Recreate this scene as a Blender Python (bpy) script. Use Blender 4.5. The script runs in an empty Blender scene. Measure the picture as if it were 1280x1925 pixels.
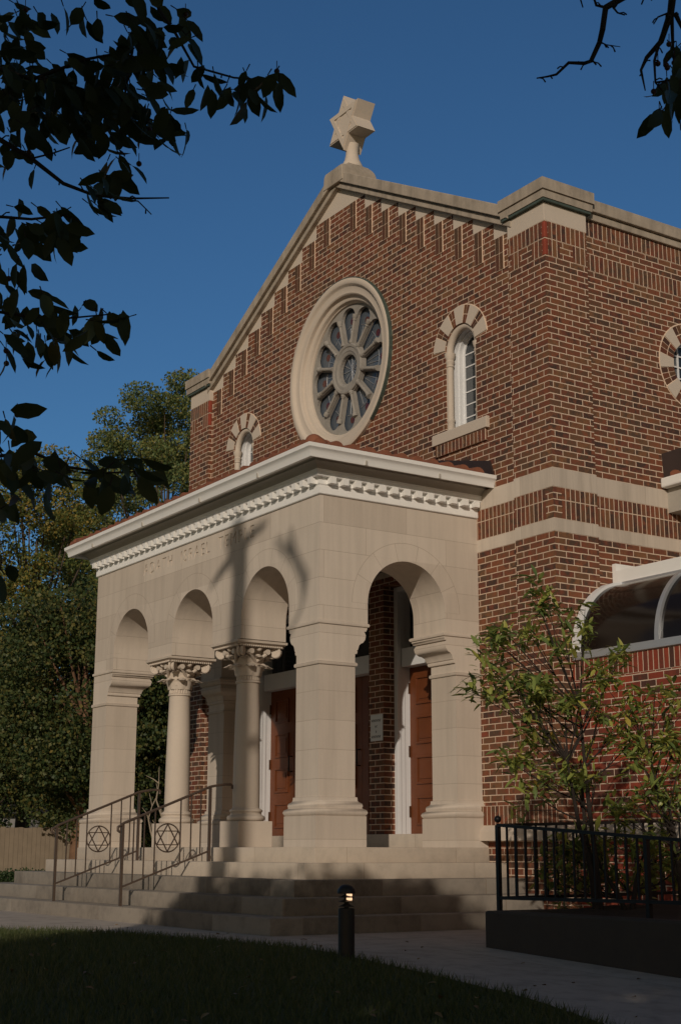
import bpy, bmesh, math, random
import numpy as np
from mathutils import Vector, Matrix
from mathutils.geometry import tessellate_polygon
R = math.radians
random.seed(7); rng = np.random.default_rng(7)
S = bpy.context.scene
COL = S.collection
# ------------------------------------------------------------------ camera
CF, CX, CY, CZ = 2682.4855, 12.10707, -7.68998, -0.04046
YAW, PITCH, ROLL = 0.990140, 0.233480, 0.002240
_r = Vector((math.cos(YAW), math.sin(YAW), 0)); _f = Vector((-math.sin(YAW), math.cos(YAW), 0)); _u = Vector((0, 0, 1))
FW = _f * math.cos(PITCH) + _u * math.sin(PITCH); UP = _u * math.cos(PITCH) - _f * math.sin(PITCH)
RT = _r * math.cos(ROLL) + UP * math.sin(ROLL); UP = UP * math.cos(ROLL) - _r * math.sin(ROLL)
CAMP = Vector((CX, CY, CZ))
cam = bpy.data.cameras.new('camera'); camo = bpy.data.objects.new('camera', cam); COL.objects.link(camo)
cam.sensor_fit = 'VERTICAL'; cam.sensor_height = 24.0; cam.lens = CF / 1925 * 24
cam.clip_start = 0.05; cam.clip_end = 2000
m = Matrix((RT, UP, -FW)).transposed().to_4x4(); m.translation = CAMP; camo.matrix_world = m
S.camera = camo
def at(x, y, d):            # a spot d metres out along the sight line through photo pixel x, y
    return CAMP + (FW + RT * ((x - 640) / CF) - UP * ((y - 962.5) / CF)) * d
# ------------------------------------------------------------------ sky, sun, exposure
SUN_AZ, SUN_EL = 46.0, 18.7       # azimuth from -Y towards +X
w = bpy.data.worlds.new('World'); S.world = w; w.use_nodes = True
nt = w.node_tree; bg = nt.nodes['Background']; sky = nt.nodes.new('ShaderNodeTexSky')
sky.sky_type = 'NISHITA'; sky.sun_disc = False; sky.sun_elevation = R(SUN_EL); sky.sun_rotation = R(180 - SUN_AZ)
sky.altitude = 200; sky.air_density = 1.0; sky.dust_density = 0.7; sky.ozone_density = 2.5
SD = Vector((math.sin(R(SUN_AZ)) * math.cos(R(SUN_EL)), -math.cos(R(SUN_AZ)) * math.cos(R(SUN_EL)), math.sin(R(SUN_EL))))
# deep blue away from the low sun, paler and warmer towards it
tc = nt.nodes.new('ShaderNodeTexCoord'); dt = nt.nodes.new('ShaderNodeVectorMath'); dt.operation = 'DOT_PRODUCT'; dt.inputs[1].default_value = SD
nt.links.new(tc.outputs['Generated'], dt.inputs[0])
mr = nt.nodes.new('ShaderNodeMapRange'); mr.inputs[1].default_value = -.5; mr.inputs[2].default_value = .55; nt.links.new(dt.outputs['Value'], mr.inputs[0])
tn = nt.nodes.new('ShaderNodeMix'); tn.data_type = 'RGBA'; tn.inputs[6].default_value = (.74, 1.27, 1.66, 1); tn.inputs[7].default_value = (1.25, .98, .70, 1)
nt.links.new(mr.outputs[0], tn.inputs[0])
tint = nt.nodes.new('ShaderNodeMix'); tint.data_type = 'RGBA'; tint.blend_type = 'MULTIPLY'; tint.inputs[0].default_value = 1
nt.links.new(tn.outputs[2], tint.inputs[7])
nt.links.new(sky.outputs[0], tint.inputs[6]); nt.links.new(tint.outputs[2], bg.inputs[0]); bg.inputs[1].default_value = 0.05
sun = bpy.data.lights.new('sun', 'SUN'); suno = bpy.data.objects.new('sun', sun); COL.objects.link(suno)
sun.energy = 2.6; sun.angle = R(0.5); sun.color = (1.0, 0.865, 0.715)
suno.rotation_euler = (-SD).to_track_quat('-Z', 'Y').to_euler()
S.view_settings.view_transform = 'Standard'; S.view_settings.look = 'None'
S.view_settings.exposure = -0.35; S.view_settings.gamma = 1
# ------------------------------------------------------------------ materials
def mat(name, rough=0.8, metal=0.0, spec=0.3):
    m = bpy.data.materials.new(name); m.use_nodes = True
    b = m.node_tree.nodes['Principled BSDF']; b.inputs['Roughness'].default_value = rough
    b.inputs['Metallic'].default_value = metal; b.inputs['Specular IOR Level'].default_value = spec
    return m, m.node_tree, b
class G:                       # small node helper
    def __init__(s, nt): s.nt = nt
    def n(s, t, **k):
        x = s.nt.nodes.new(t)
        for a, b in k.items(): setattr(x, a, b)
        return x
    def l(s, a, b): s.nt.links.new(a, b)
    def math(s, op, a, b=None, c=None):
        x = s.n('ShaderNodeMath', operation=op)
        for i, v in enumerate((a, b, c)):
            if v is None: continue
            if isinstance(v, (int, float)): x.inputs[i].default_value = v
            else: s.l(v, x.inputs[i])
        return x.outputs[0]
    def noise(s, vec, scale, detail=4, rough=0.6):
        x = s.n('ShaderNodeTexNoise'); x.inputs['Scale'].default_value = scale
        x.inputs['Detail'].default_value = detail; x.inputs['Roughness'].default_value = rough
        if vec is not None: s.l(vec, x.inputs['Vector'])
        return x.outputs['Fac']
    def ramp(s, fac, stops, interp='LINEAR'):
        x = s.n('ShaderNodeValToRGB'); x.color_ramp.interpolation = interp
        e = x.color_ramp.elements
        while len(e) > 1: e.remove(e[-1])
        for i, (p, c) in enumerate(stops):
            q = e[0] if i == 0 else e.new(p)
            q.position = p; q.color = (*c, 1)
        s.l(fac, x.inputs[0]); return x.outputs[0]
    def mix(s, fac, a, b, mode='MIX'):
        x = s.n('ShaderNodeMix', data_type='RGBA', blend_type=mode)
        for i, v in ((0, fac), (6, a), (7, b)):
            if isinstance(v, (int, float)): x.inputs[i].default_value = v
            elif isinstance(v, tuple): x.inputs[i].default_value = (*v, 1)
            else: s.l(v, x.inputs[i])
        return x.outputs[2]
    def bump(s, h, strength, dist, b):
        x = s.n('ShaderNodeBump'); x.inputs['Strength'].default_value = strength; x.inputs['Distance'].default_value = dist
        s.l(h, x.inputs['Height']); s.l(x.outputs[0], b.inputs['Normal'])
    def uv(s):                 # wall coordinates in metres: along the wall, height
        g = s.n('ShaderNodeNewGeometry'); p = s.n('ShaderNodeSeparateXYZ'); nn = s.n('ShaderNodeSeparateXYZ')
        s.l(g.outputs['Position'], p.inputs[0]); s.l(g.outputs['True Normal'], nn.inputs[0])
        fx = s.math('GREATER_THAN', s.math('ABSOLUTE', nn.outputs[0]), s.math('ABSOLUTE', nn.outputs[1]))
        u = s.math('ADD', s.math('MULTIPLY', p.outputs[1], fx), s.math('MULTIPLY', p.outputs[0], s.math('SUBTRACT', 1.0, fx)))
        return u, p.outputs[2], g.outputs['Position'], p
BC, BL = 0.0677, 0.2032        # brick course, brick length
ZL = 3.17807                   # underside of the lower stone band: every course counts from here
def brick_mat(name, cols, mortar, soldier=None, v0=0.0, u0=0.0):
    m, nt, b = mat(name, 0.85); g = G(nt)
    u, v, P, _ = g.uv()
    c = g.n('ShaderNodeCombineXYZ')
    wob = g.math('MULTIPLY', g.math('SUBTRACT', g.noise(P, 9.0, 3), 0.5), 0.007)
    uu = g.math('ADD', g.math('ADD', u, 40 + u0), wob); vv = g.math('ADD', g.math('SUBTRACT', v, ZL + v0 - 300 * BC), wob)
    if soldier: g.l(vv, c.inputs[0]); g.l(uu, c.inputs[1])
    else: g.l(uu, c.inputs[0]); g.l(vv, c.inputs[1])
    t = g.n('ShaderNodeTexBrick'); g.l(c.outputs[0], t.inputs['Vector'])
    t.offset = 0.0 if soldier else 0.5; t.offset_frequency = 2; t.squash = 1
    t.inputs['Color1'].default_value = (0, 0, 0, 1); t.inputs['Color2'].default_value = (1, 1, 1, 1)
    t.inputs['Mortar'].default_value = (.5, .5, .5, 1); t.inputs['Scale'].default_value = 1
    t.inputs['Mortar Size'].default_value = 0.0058; t.inputs['Mortar Smooth'].default_value = 0.25; t.inputs['Bias'].default_value = 0
    t.inputs['Brick Width'].default_value = soldier or BL; t.inputs['Row Height'].default_value = BC
    blot = g.math('MULTIPLY', g.math('SUBTRACT', g.noise(P, 10.0, 4, .65), 0.5), 0.32)
    sep = g.n('ShaderNodeSeparateColor'); g.l(t.outputs['Color'], sep.inputs[0])
    col = g.ramp(g.math('ADD', g.math('MULTIPLY_ADD', sep.outputs[0], .9, .05), blot), cols)
    n1 = g.noise(P, 38, 5); n2 = g.noise(P, 1.3, 4)
    col = g.mix(g.math('MULTIPLY', n1, 0.5), col, g.mix(0.42, col, (0.03, 0.02, 0.016)))
    mp = g.n('ShaderNodeMapping'); mp.inputs['Scale'].default_value = (3.2, 3.2, .5); g.l(P, mp.inputs['Vector'])
    n3 = g.ramp(g.noise(mp.outputs[0], 1.0, 6, .65), [(.40, (0, 0, 0)), (.72, (1, 1, 1))])
    col = g.mix(g.math('MULTIPLY', n2, 0.5), col, g.mix(0.30, col, (0.16, 0.10, 0.07)))
    col = g.mix(g.math('MULTIPLY', n3, 0.32), col, g.mix(0.6, col, (0.045, 0.033, 0.026)))
    mo = g.mix(g.noise(P, 14, 4), mortar, tuple(x * 0.7 for x in mortar))
    col = g.mix(t.outputs['Fac'], col, mo)
    g.l(col, b.inputs['Base Color'])
    h = g.math('ADD', g.math('MULTIPLY', t.outputs['Fac'], -1.0), g.math('MULTIPLY', g.noise(P, 70, 4), 0.35))
    g.bump(h, 0.6, 0.006, b)
    return m
OLD = [(0, (.050, .034, .027)), (.07, (.24, .072, .034)), (.14, (.13, .070, .038)), (.21, (.21, .058, .030)), (.28, (.070, .046, .032)), (.35, (.27, .088, .038)), (.43, (.16, .085, .042)),
       (.50, (.235, .066, .032)), (.57, (.085, .055, .036)), (.64, (.25, .112, .048)), (.71, (.18, .052, .030)), (.78, (.048, .033, .027)), (.85, (.26, .080, .036)), (.92, (.14, .075, .040)), (1, (.32, .062, .030))]
NEW = [(0, (.06, .03, .024)), (.12, (.10, .036, .025)), (.25, (.33, .050, .023)), (.42, (.22, .040, .022)), (.6, (.40, .062, .027)), (.75, (.16, .038, .024)), (.85, (.30, .046, .023)), (1, (.36, .054, .025))]
MORT = (.78, .60, .455)
M = {}
M['brick'] = brick_mat('old_brick', OLD, MORT)
M['soldier'] = brick_mat('upright_brick', OLD, MORT, 3 * BC, 5 * BC - 0.2031)
M['soldier_top'] = brick_mat('upright_brick_high', OLD, MORT, 3 * BC)
M['soldier_base'] = brick_mat('upright_brick_low', OLD, MORT, 3 * BC, 0.42719 - ZL)
M['rowlock'] = brick_mat('header_brick', OLD, MORT, 2 * BC, 5 * BC)
M['new_brick'] = brick_mat('new_red_brick', NEW, MORT)
M['new_soldier'] = brick_mat('new_upright_brick', NEW, MORT, 3 * BC, 1.84 - ZL)
M['sill_brick'] = brick_mat('sill_brick', OLD, MORT, 2 * BC, 4.562 - ZL)
def stone_mat(name, c1, c2, joints=None, dirt=0.0, arches=False, streak=0.0, bump=0.25):
    m, nt, b = mat(name, 0.85); g = G(nt); u, v, P, sp = g.uv()
    n = g.noise(P, 2.2, 6); n2 = g.noise(P, 30, 4)
    col = g.mix(n, c1, c2); col = g.mix(g.math('MULTIPLY', n2, 0.22), col, tuple(x * 0.7 for x in c2))
    if streak:
        mp = g.n('ShaderNodeMapping'); mp.inputs['Scale'].default_value = (9, 9, 0.7); g.l(P, mp.inputs['Vector'])
        k = g.ramp(g.noise(mp.outputs[0], 1.0, 5), [(.42, (0, 0, 0)), (.75, (1, 1, 1))])
        col = g.mix(g.math('MULTIPLY', k, streak), col, (.16, .135, .105))
    if dirt:
        k = g.ramp(g.noise(P, 5.0, 8, .7), [(.45, (0, 0, 0)), (.7, (1, 1, 1))])
        col = g.mix(g.math('MULTIPLY', k, dirt), col, (.07, .06, .05))
    hgt = n2
    if joints:
        bw, rh, v0, ms = joints
        t = g.n('ShaderNodeTexBrick'); c = g.n('ShaderNodeCombineXYZ')
        g.l(g.math('ADD', u, 50.35), c.inputs[0]); g.l(g.math('SUBTRACT', v, v0 - 40 * rh), c.inputs[1]); g.l(c.outputs[0], t.inputs['Vector'])
        t.inputs['Color1'].default_value = (0, 0, 0, 1); t.inputs['Color2'].default_value = (1, 1, 1, 1); t.inputs['Mortar'].default_value = (.5, .5, .5, 1)
        t.inputs['Scale'].default_value = 1; t.inputs['Mortar Size'].default_value = ms; t.inputs['Mortar Smooth'].default_value = 0.1
        t.inputs['Brick Width'].default_value = bw; t.inputs['Row Height'].default_value = rh
        col = g.mix(0.17, col, g.mix(t.outputs['Color'], (.34, .285, .235), (.88, .80, .70)))
        fac = t.outputs['Fac']
        if arches:             # curved and radial joints of the ring stones round each arch
            msk = None
            for cc, axis in ((-1.105, 0), (-2.788, 0), (-4.472, 0), (1.10, 1)):
                dx = g.math('SUBTRACT', sp.outputs[axis], cc); dz = g.math('SUBTRACT', sp.outputs[2], 2.465)
                if axis == 0: ok = g.math('LESS_THAN', sp.outputs[1], 0.1)
                else: ok = g.math('GREATER_THAN', sp.outputs[0], -0.02)
                d = g.math('SQRT', g.math('ADD', g.math('MULTIPLY', dx, dx), g.math('MULTIPLY', dz, dz)))
                ins = g.math('MULTIPLY', g.math('MULTIPLY', g.math('LESS_THAN', d, 0.70), g.math('GREATER_THAN', dz, 0.0)), ok)
                fac = g.math('MULTIPLY', fac, g.math('SUBTRACT', 1.0, ins))
                ring = g.math('MULTIPLY', g.math('LESS_THAN', g.math('ABSOLUTE', g.math('SUBTRACT', d, 0.70)), ms * 1.1), g.math('MULTIPLY', ok, g.math('GREATER_THAN', dz, 0.0)))
                an = g.math('MULTIPLY', g.math('ARCTAN2', dz, dx), 7 / math.pi)
                fr = g.math('ABSOLUTE', g.math('SUBTRACT', g.math('FRACT', an), 0.5))
                rad = g.math('MULTIPLY', g.math('GREATER_THAN', fr, 0.5 - ms * 7 / math.pi / 0.62), ins)
                q = g.math('MAXIMUM', ring, rad); msk = q if msk is None else g.math('MAXIMUM', msk, q)
            fac = g.math('MAXIMUM', fac, msk)
        col = g.mix(g.math('MULTIPLY', fac, 0.55), col, (.22, .16, .11))
        hgt = g.math('SUBTRACT', g.math('MULTIPLY', n2, 0.5), fac)
    g.l(col, b.inputs['Base Color']); g.bump(hgt, bump, 0.004, b)
    return m
LA, LB = (.65, .565, .475), (.55, .475, .395)
M['stone'] = stone_mat('limestone', LA, LB)
M['ashlar'] = stone_mat('limestone_ashlar', LA, LB, (1.05, 0.288, 2.98, .0022), arches=True, streak=.22)
M['pier'] = stone_mat('limestone_pier', LA, LB, (60.0, 0.2925, 1.83, .0022), streak=.22)
M['band'] = stone_mat('limestone_band', LA, LB, (0.86, 3.0, 2.0, .0022), streak=.35)
M['coping'] = stone_mat('weathered_coping', (.50, .425, .34), (.40, .345, .28), None, 0.30, streak=0.55)
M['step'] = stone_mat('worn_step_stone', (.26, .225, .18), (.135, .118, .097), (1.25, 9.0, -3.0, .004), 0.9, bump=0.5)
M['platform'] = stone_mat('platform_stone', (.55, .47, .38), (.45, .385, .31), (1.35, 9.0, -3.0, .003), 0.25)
M['concrete'] = stone_mat('walk_concrete', (.50, .44, .385), (.36, .315, .275), (1.52, 9.0, -3.0, .006), 0.5, bump=0.5)
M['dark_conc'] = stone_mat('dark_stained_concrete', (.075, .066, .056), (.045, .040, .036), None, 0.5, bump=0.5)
M['tracery'] = stone_mat('tracery_stone', (.37, .345, .31), (.29, .272, .245), None, 0.3)
def plain(name, c, rough=0.5, metal=0.0, var=0.15, scale=8, spec=0.4, bump=0.0, c2=None):
    m, nt, b = mat(name, rough, metal, spec); g = G(nt); ge = g.n('ShaderNodeNewGeometry')
    n = g.noise(ge.outputs['Position'], scale, 5)
    g.l(g.mix(n, tuple(x * (1 + var) for x in c), c2 or tuple(x * (1 - var) for x in c)), b.inputs['Base Color'])
    if bump: g.bump(g.noise(ge.outputs['Position'], scale * 6, 4), bump, 0.003, b)
    return m
M['white'] = plain('white_paint', (.87, .86, .83), 0.45, 0, .05, 5)
M['frame_white'] = plain('white_frame_paint', (.74, .75, .76), 0.4, 0, .06, 6)
M['soffit'] = plain('grey_soffit_paint', (.42, .39, .34), 0.6, 0, .1, 6)
M['tile'] = plain('terracotta', (.25, .088, .045), 0.8, 0, .45, 7, bump=0.4, c2=(.10, .045, .03))
M['copper'] = plain('green_copper', (.085, .12, .10), 0.6, .3, .5, 12, c2=(.04, .045, .04))
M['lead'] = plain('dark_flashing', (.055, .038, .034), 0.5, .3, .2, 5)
M['alu'] = plain('aluminium', (.52, .54, .57), 0.38, .6, .06, 4)
M['iron'] = plain('black_iron', (.012, .012, .013), 0.45, .2, .3, 20)
M['rail'] = plain('bronze_rail', (.105, .075, .058), 0.45, .35, .25, 15)
M['door'] = plain('varnished_door', (.155, .046, .015), 0.42, 0, .3, 5, spec=.4)
M['hinge'] = plain('dark_hinge', (.10, .045, .022), 0.5, .4)
M['signw'] = plain('sign_white', (.70, .70, .68), 0.5, 0, .05)
M['ink'] = plain('sign_ink', (.03, .03, .035), 0.6)
M['bollard'] = plain('dark_bollard', (.022, .020, .019), 0.5, .1, .3, 10)
M['mulch'] = plain('mulch', (.045, .03, .022), 0.95, 0, .5, 25, bump=1.0)
M['bark'] = plain('bark', (.075, .055, .04), 0.9, 0, .4, 18, bump=0.8)
M['bark_light'] = plain('pale_bark', (.33, .27, .20), 0.9, 0, .35, 12, bump=0.6)
M['bark_brown'] = plain('brown_bark', (.17, .095, .055), 0.95, 0, .4, 6, bump=1.0)
M['twig'] = plain('dark_twig', (.028, .021, .017), 0.9, 0, .3, 30)
M['plank'] = plain('fence_plank', (.27, .215, .155), 0.85, 0, .25, 4)
M['berry'] = plain('berry', (.05, .015, .01), 0.5)
M['shingle'] = plain('shingle', (.06, .055, .055), 0.9, 0, .3, 6)
M['siding'] = plain('siding', (.30, .29, .28), 0.7, 0, .08, 3)
def glass_mat(name, c, rough=0.06, spec=0.8, var=.3):
    m, nt, b = mat(name, rough, 0.0, spec); g = G(nt); ge = g.n('ShaderNodeNewGeometry')
    n = g.noise(ge.outputs['Position'], 3.5, 3)
    g.l(g.mix(n, c, tuple(x * (1 - var) for x in c)), b.inputs['Base Color'])
    g.bump(g.noise(ge.outputs['Position'], 1.6, 2), 0.12, 0.03, b)
    return m
M['glass'] = glass_mat('window_glass', (.035, .045, .055))
M['rose_glass'] = glass_mat('rose_glass', (.095, .118, .15), 0.2)
M['rose_red'] = glass_mat('rose_red_glass', (.10, .022, .018), 0.2)
M['tint'] = glass_mat('tinted_glazing', (.012, .008, .006), 0.14, .35)
m, nt, b = mat('lit_lens', .4); b.inputs['Base Color'].default_value = (.9, .7, .5, 1)
b.inputs['Emission Color'].default_value = (1, .62, .36, 1); b.inputs['Emission Strength'].default_value = 1.6; M['lens'] = m
def leaf_mat(name, stops, trans=0.25, rough=0.55):
    m, nt, b = mat(name, rough, 0, .35); g = G(nt); ge = g.n('ShaderNodeNewGeometry')
    k = g.math('ADD', g.math('MULTIPLY', ge.outputs['Random Per Island'], 0.7), g.math('MULTIPLY', g.noise(ge.outputs['Position'], 0.55, 3), 0.6))
    k = g.math('SUBTRACT', k, 0.15)
    c = g.ramp(k, stops); g.l(c, b.inputs['Base Color'])
    if trans:
        t = g.n('ShaderNodeBsdfTranslucent'); g.l(c, t.inputs['Color']); mx = g.n('ShaderNodeMixShader'); mx.inputs[0].default_value = trans
        g.l(b.outputs[0], mx.inputs[1]); g.l(t.outputs[0], mx.inputs[2]); g.l(mx.outputs[0], nt.nodes['Material Output'].inputs['Surface'])
    return m
M['leaf_locust'] = leaf_mat('locust_leaf', [(0, (.075, .12, .045)), (.45, (.15, .20, .07)), (.75, (.24, .24, .075)), (1, (.38, .28, .07))], .35)
M['leaf_gold'] = leaf_mat('golden_leaf', [(0, (.055, .10, .03)), (.4, (.13, .165, .045)), (.7, (.24, .21, .05)), (1, (.42, .26, .05))], .35)
M['leaf_dark'] = leaf_mat('dark_leaf', [(0, (.022, .042, .016)), (.4, (.055, .085, .027)), (.65, (.10, .115, .034)), (.85, (.17, .15, .042)), (1, (.30, .19, .045))], .3)
M['leaf_crab'] = leaf_mat('crabapple_leaf', [(0, (.022, .036, .014)), (.6, (.042, .056, .020)), (.9, (.07, .075, .025)), (1, (.18, .08, .025))], .25)
M['leaf_shrub'] = leaf_mat('shrub_leaf', [(0, (.07, .13, .05)), (.3, (.19, .26, .08)), (.65, (.34, .38, .09)), (.9, (.46, .43, .10)), (1, (.60, .30, .06))], .35, .38)
M['leaf_fallen'] = leaf_mat('fallen_leaf', [(0, (.10, .055, .025)), (.6, (.20, .12, .04)), (1, (.30, .20, .06))], 0)
M['leaf_low'] = leaf_mat('groundcover_leaf', [(0, (.02, .045, .016)), (1, (.06, .09, .03))], .15)
M['blade'] = leaf_mat('grass_blade', [(0, (.055, .08, .027)), (.6, (.095, .115, .038)), (1, (.19, .17, .075))], .3)
def ground_mat():
    m, nt, b = mat('lawn_ground', .95); g = G(nt); ge = g.n('ShaderNodeNewGeometry')
    c = g.mix(g.noise(ge.outputs['Position'], 1.1, 6), (.075, .105, .034), (.13, .125, .046))
    c = g.mix(g.math('MULTIPLY', g.noise(ge.outputs['Position'], 35, 4), .6), c, (.03, .035, .015))
    g.l(c, b.inputs['Base Color']); g.bump(g.noise(ge.outputs['Position'], 60, 4), .8, .02, b); return m
M['lawn'] = ground_mat()
def island_brick():
    m, nt, b = mat('single_bricks', .85); g = G(nt); ge = g.n('ShaderNodeNewGeometry')
    c = g.ramp(ge.outputs['Random Per Island'], OLD)
    c = g.mix(g.math('MULTIPLY', g.noise(ge.outputs['Position'], 38, 4), .6), c, (.035, .02, .016))
    g.l(c, b.inputs['Base Color']); g.bump(g.noise(ge.outputs['Position'], 70, 4), .4, .004, b); return m
M['one_brick'] = island_brick()
M['mortar'] = plain('mortar', MORT, .9, 0, .2, 14)
M['red_brick'] = plain('red_brick', (.26, .05, .026), .8, 0, .3, 14)
# ------------------------------------------------------------------ mesh helpers
class MB:
    def __init__(s): s.v = []; s.f = []
    def add(s, vs, fs):
        k = len(s.v); s.v += [tuple(p) for p in vs]; s.f += [tuple(i + k for i in f) for f in fs]; return s
    def box(s, x0, x1, y0, y1, z0, z1):
        return s.add([(x0, y0, z0), (x1, y0, z0), (x1, y1, z0), (x0, y1, z0), (x0, y0, z1), (x1, y0, z1), (x1, y1, z1), (x0, y1, z1)],
                     [(3, 2, 1, 0), (4, 5, 6, 7), (0, 1, 5, 4), (1, 2, 6, 5), (2, 3, 7, 6), (3, 0, 4, 7)])
    def stack(s, rings):       # rings of (z, x0, x1, y0, y1) lofted
        vs = []; fs = []
        for z, x0, x1, y0, y1 in rings: vs += [(x0, y0, z), (x1, y0, z), (x1, y1, z), (x0, y1, z)]
        n = len(rings); fs.append((3, 2, 1, 0)); e = 4 * (n - 1); fs.append((e, e + 1, e + 2, e + 3))
        for i in range(n - 1):
            for j in range(4):
                a, b = 4 * i + j, 4 * i + (j + 1) % 4; fs.append((a, b, b + 4, a + 4))
        return s.add(vs, fs)
    def slab(s, loops, d0, d1, plane='y'):   # loops of (a, z), first outer; extruded across the plane
        tri = tessellate_polygon([[Vector((a, z, 0)) for a, z in lp] for lp in loops])
        pts = [p for lp in loops for p in lp]; n = len(pts)
        mk = (lambda a, z, d: (a, d, z)) if plane == 'y' else ((lambda a, z, d: (d, a, z)) if plane == 'x' else (lambda a, z, d: (a, z, d)))
        vs = [mk(a, z, d0) for a, z in pts] + [mk(a, z, d1) for a, z in pts]; fs = []
        for t in tri: fs.append(t); fs.append(tuple(i + n for i in reversed(t)))
        k = 0
        for lp in loops:
            L = len(lp)
            for i in range(L):
                a, b = k + i, k + (i + 1) % L; fs.append((a, b, b + n, a + n))
            k += L
        return s.add(vs, fs)
    def lathe(s, prof, c, axis='z', seg=28, a0=0, a1=2 * math.pi, close=False):  # prof (r, h)
        vs = []; full = abs(a1 - a0 - 2 * math.pi) < 1e-6; cnt = seg if full else seg + 1
        for i in range(cnt):
            a = a0 + (a1 - a0) * i / seg; ca, sa = math.cos(a), math.sin(a)
            for r, h in prof:
                vs.append((c[0] + r * ca, c[1] + r * sa, c[2] + h) if axis == 'z' else ((c[0] + r * ca, c[1] + h, c[2] + r * sa) if axis == 'y' else (c[0] + h, c[1] + r * ca, c[2] + r * sa)))
        n = len(prof); fs = []
        for i in range(seg if full else cnt - 1):
            j = (i + 1) % cnt
            for k in range(n if close else n - 1):
                k2 = (k + 1) % n; fs.append((i * n + k, j * n + k, j * n + k2, i * n + k2))
        return s.add(vs, fs)
    def tube(s, pts, rad, seg=8, caps=True):
        pts = [Vector(p) for p in pts]; n = len(pts)
        rs = rad if isinstance(rad, (list, tuple)) else [rad] * n
        vs = []; fs = []; prev = None
        for i, p in enumerate(pts):
            t = (pts[min(i + 1, n - 1)] - pts[max(i - 1, 0)]).normalized()
            if prev is None: a = t.orthogonal().normalized()
            else: a = (prev - t * prev.dot(t)).normalized()
            prev = a; b = t.cross(a)
            for k in range(seg):
                q = 2 * math.pi * k / seg; vs.append(p + (a * math.cos(q) + b * math.sin(q)) * rs[i])
        for i in range(n - 1):
            for k in range(seg):
                a0, b0 = i * seg + k, i * seg + (k + 1) % seg; fs.append((a0, b0, b0 + seg, a0 + seg))
        if caps: fs.append(tuple(range(seg - 1, -1, -1))); fs.append(tuple((n - 1) * seg + k for k in range(seg)))
        return s.add(vs, fs)
    def bar(s, p, q, w, h=None, upv=(0, 0, 1)):
        p, q = Vector(p), Vector(q); h = h or w; t = (q - p).normalized(); u = Vector(upv)
        a = t.cross(u)
        if a.length < 1e-4: a = t.cross(Vector((1, 0, 0)))
        a.normalize(); b = a.cross(t)
        vs = []
        for e in (p, q):
            for x, y in ((-1, -1), (1, -1), (1, 1), (-1, 1)): vs.append(e + a * (x * w / 2) + b * (y * h / 2))
        return s.add(vs, [(3, 2, 1, 0), (4, 5, 6, 7), (0, 1, 5, 4), (1, 2, 6, 5), (2, 3, 7, 6), (3, 0, 4, 7)])
    def ball(s, c, r, sx=1, sy=1, sz=1, n=10):
        return s.lathe([(max(1e-4, r * math.sin(math.pi * i / n)) * sx, -r * sz * math.cos(math.pi * i / n)) for i in range(n + 1)], c, 'z', 14)
    def build(s, name, mt, parent=None, smooth=True, bevel=0, angle=35):
        me = bpy.data.meshes.new(name); me.from_pydata(s.v, [], s.f)
        bm = bmesh.new(); bm.from_mesh(me); bmesh.ops.recalc_face_normals(bm, faces=bm.faces)
        if bevel:
            ed = [e for e in bm.edges if len(e.link_faces) == 2 and e.calc_face_angle(0) > 0.7]
            bmesh.ops.bevel(bm, geom=ed, offset=bevel, segments=2, affect='EDGES', profile=.5)
        if smooth:
            for f in bm.faces: f.smooth = True
        bm.to_mesh(me); bm.free()
        if smooth: me.set_sharp_from_angle(angle=R(angle))
        me.materials.append(M[mt] if isinstance(mt, str) else mt)
        return link(name, me, parent)
def link(name, me, parent=None):
    o = bpy.data.objects.new(name, me); COL.objects.link(o)
    if parent is not None:
        o.parent = parent; loc = Vector((0, 0, 0)); q = parent
        while q is not None: loc += q.location; q = q.parent
        o.location = -loc
    return o
def tag(o, label=None, cat=None, group=None, kind=None):
    for k, v in (('label', label), ('category', cat), ('group', group), ('kind', kind)):
        if v: o[k] = v
    return o
def thing(name, loc, label, cat, group=None):
    o = bpy.data.objects.new(name, None); COL.objects.link(o); o.location = loc; o.empty_display_size = .2
    return tag(o, label, cat, group)
def dup(o, parent, off):       # a copy of a part, moved by off
    c = o.copy(); COL.objects.link(c); c.parent = parent; c.location = o.location + Vector(off); return c
def arc(cx, cz, r, a0, a1, n): return [(cx + r * math.cos(a0 + (a1 - a0) * i / n), cz + r * math.sin(a0 + (a1 - a0) * i / n)) for i in range(n + 1)]
def raw_mesh(name, v, f, mt, parent=None):   # numpy quads or triangles
    me = bpy.data.meshes.new(name); n = f.shape[1]
    me.vertices.add(len(v)); me.vertices.foreach_set('co', np.ascontiguousarray(v, dtype=np.float32).ravel())
    me.loops.add(f.size); me.loops.foreach_set('vertex_index', np.ascontiguousarray(f, dtype=np.int32).ravel())
    me.polygons.add(len(f)); me.polygons.foreach_set('loop_start', np.arange(0, f.size, n, dtype=np.int32))
    me.update(calc_edges=True); me.materials.append(M[mt]); return link(name, me, parent)
# ------------------------------------------------------------------ sizes read off the photograph (metres)
W, D, XR, XL = 5.5766, 2.0684, 1.3311, -6.9106
PY = D - .059                  # pilaster face
XC = -W / 2
WP = .6114
Z2, Z10, Z7, Z45, Z51, Z54 = ZL + 2 * BC, ZL + 10 * BC, ZL + 7 * BC, ZL + 45 * BC, ZL + 51 * BC, ZL + 54 * BC
H1 = 3.5627
BASE = -1.4
def gz(x):                     # ground height
    return -.745 - .043 * min(max(0.0, x - 3.2), 12)
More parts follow.
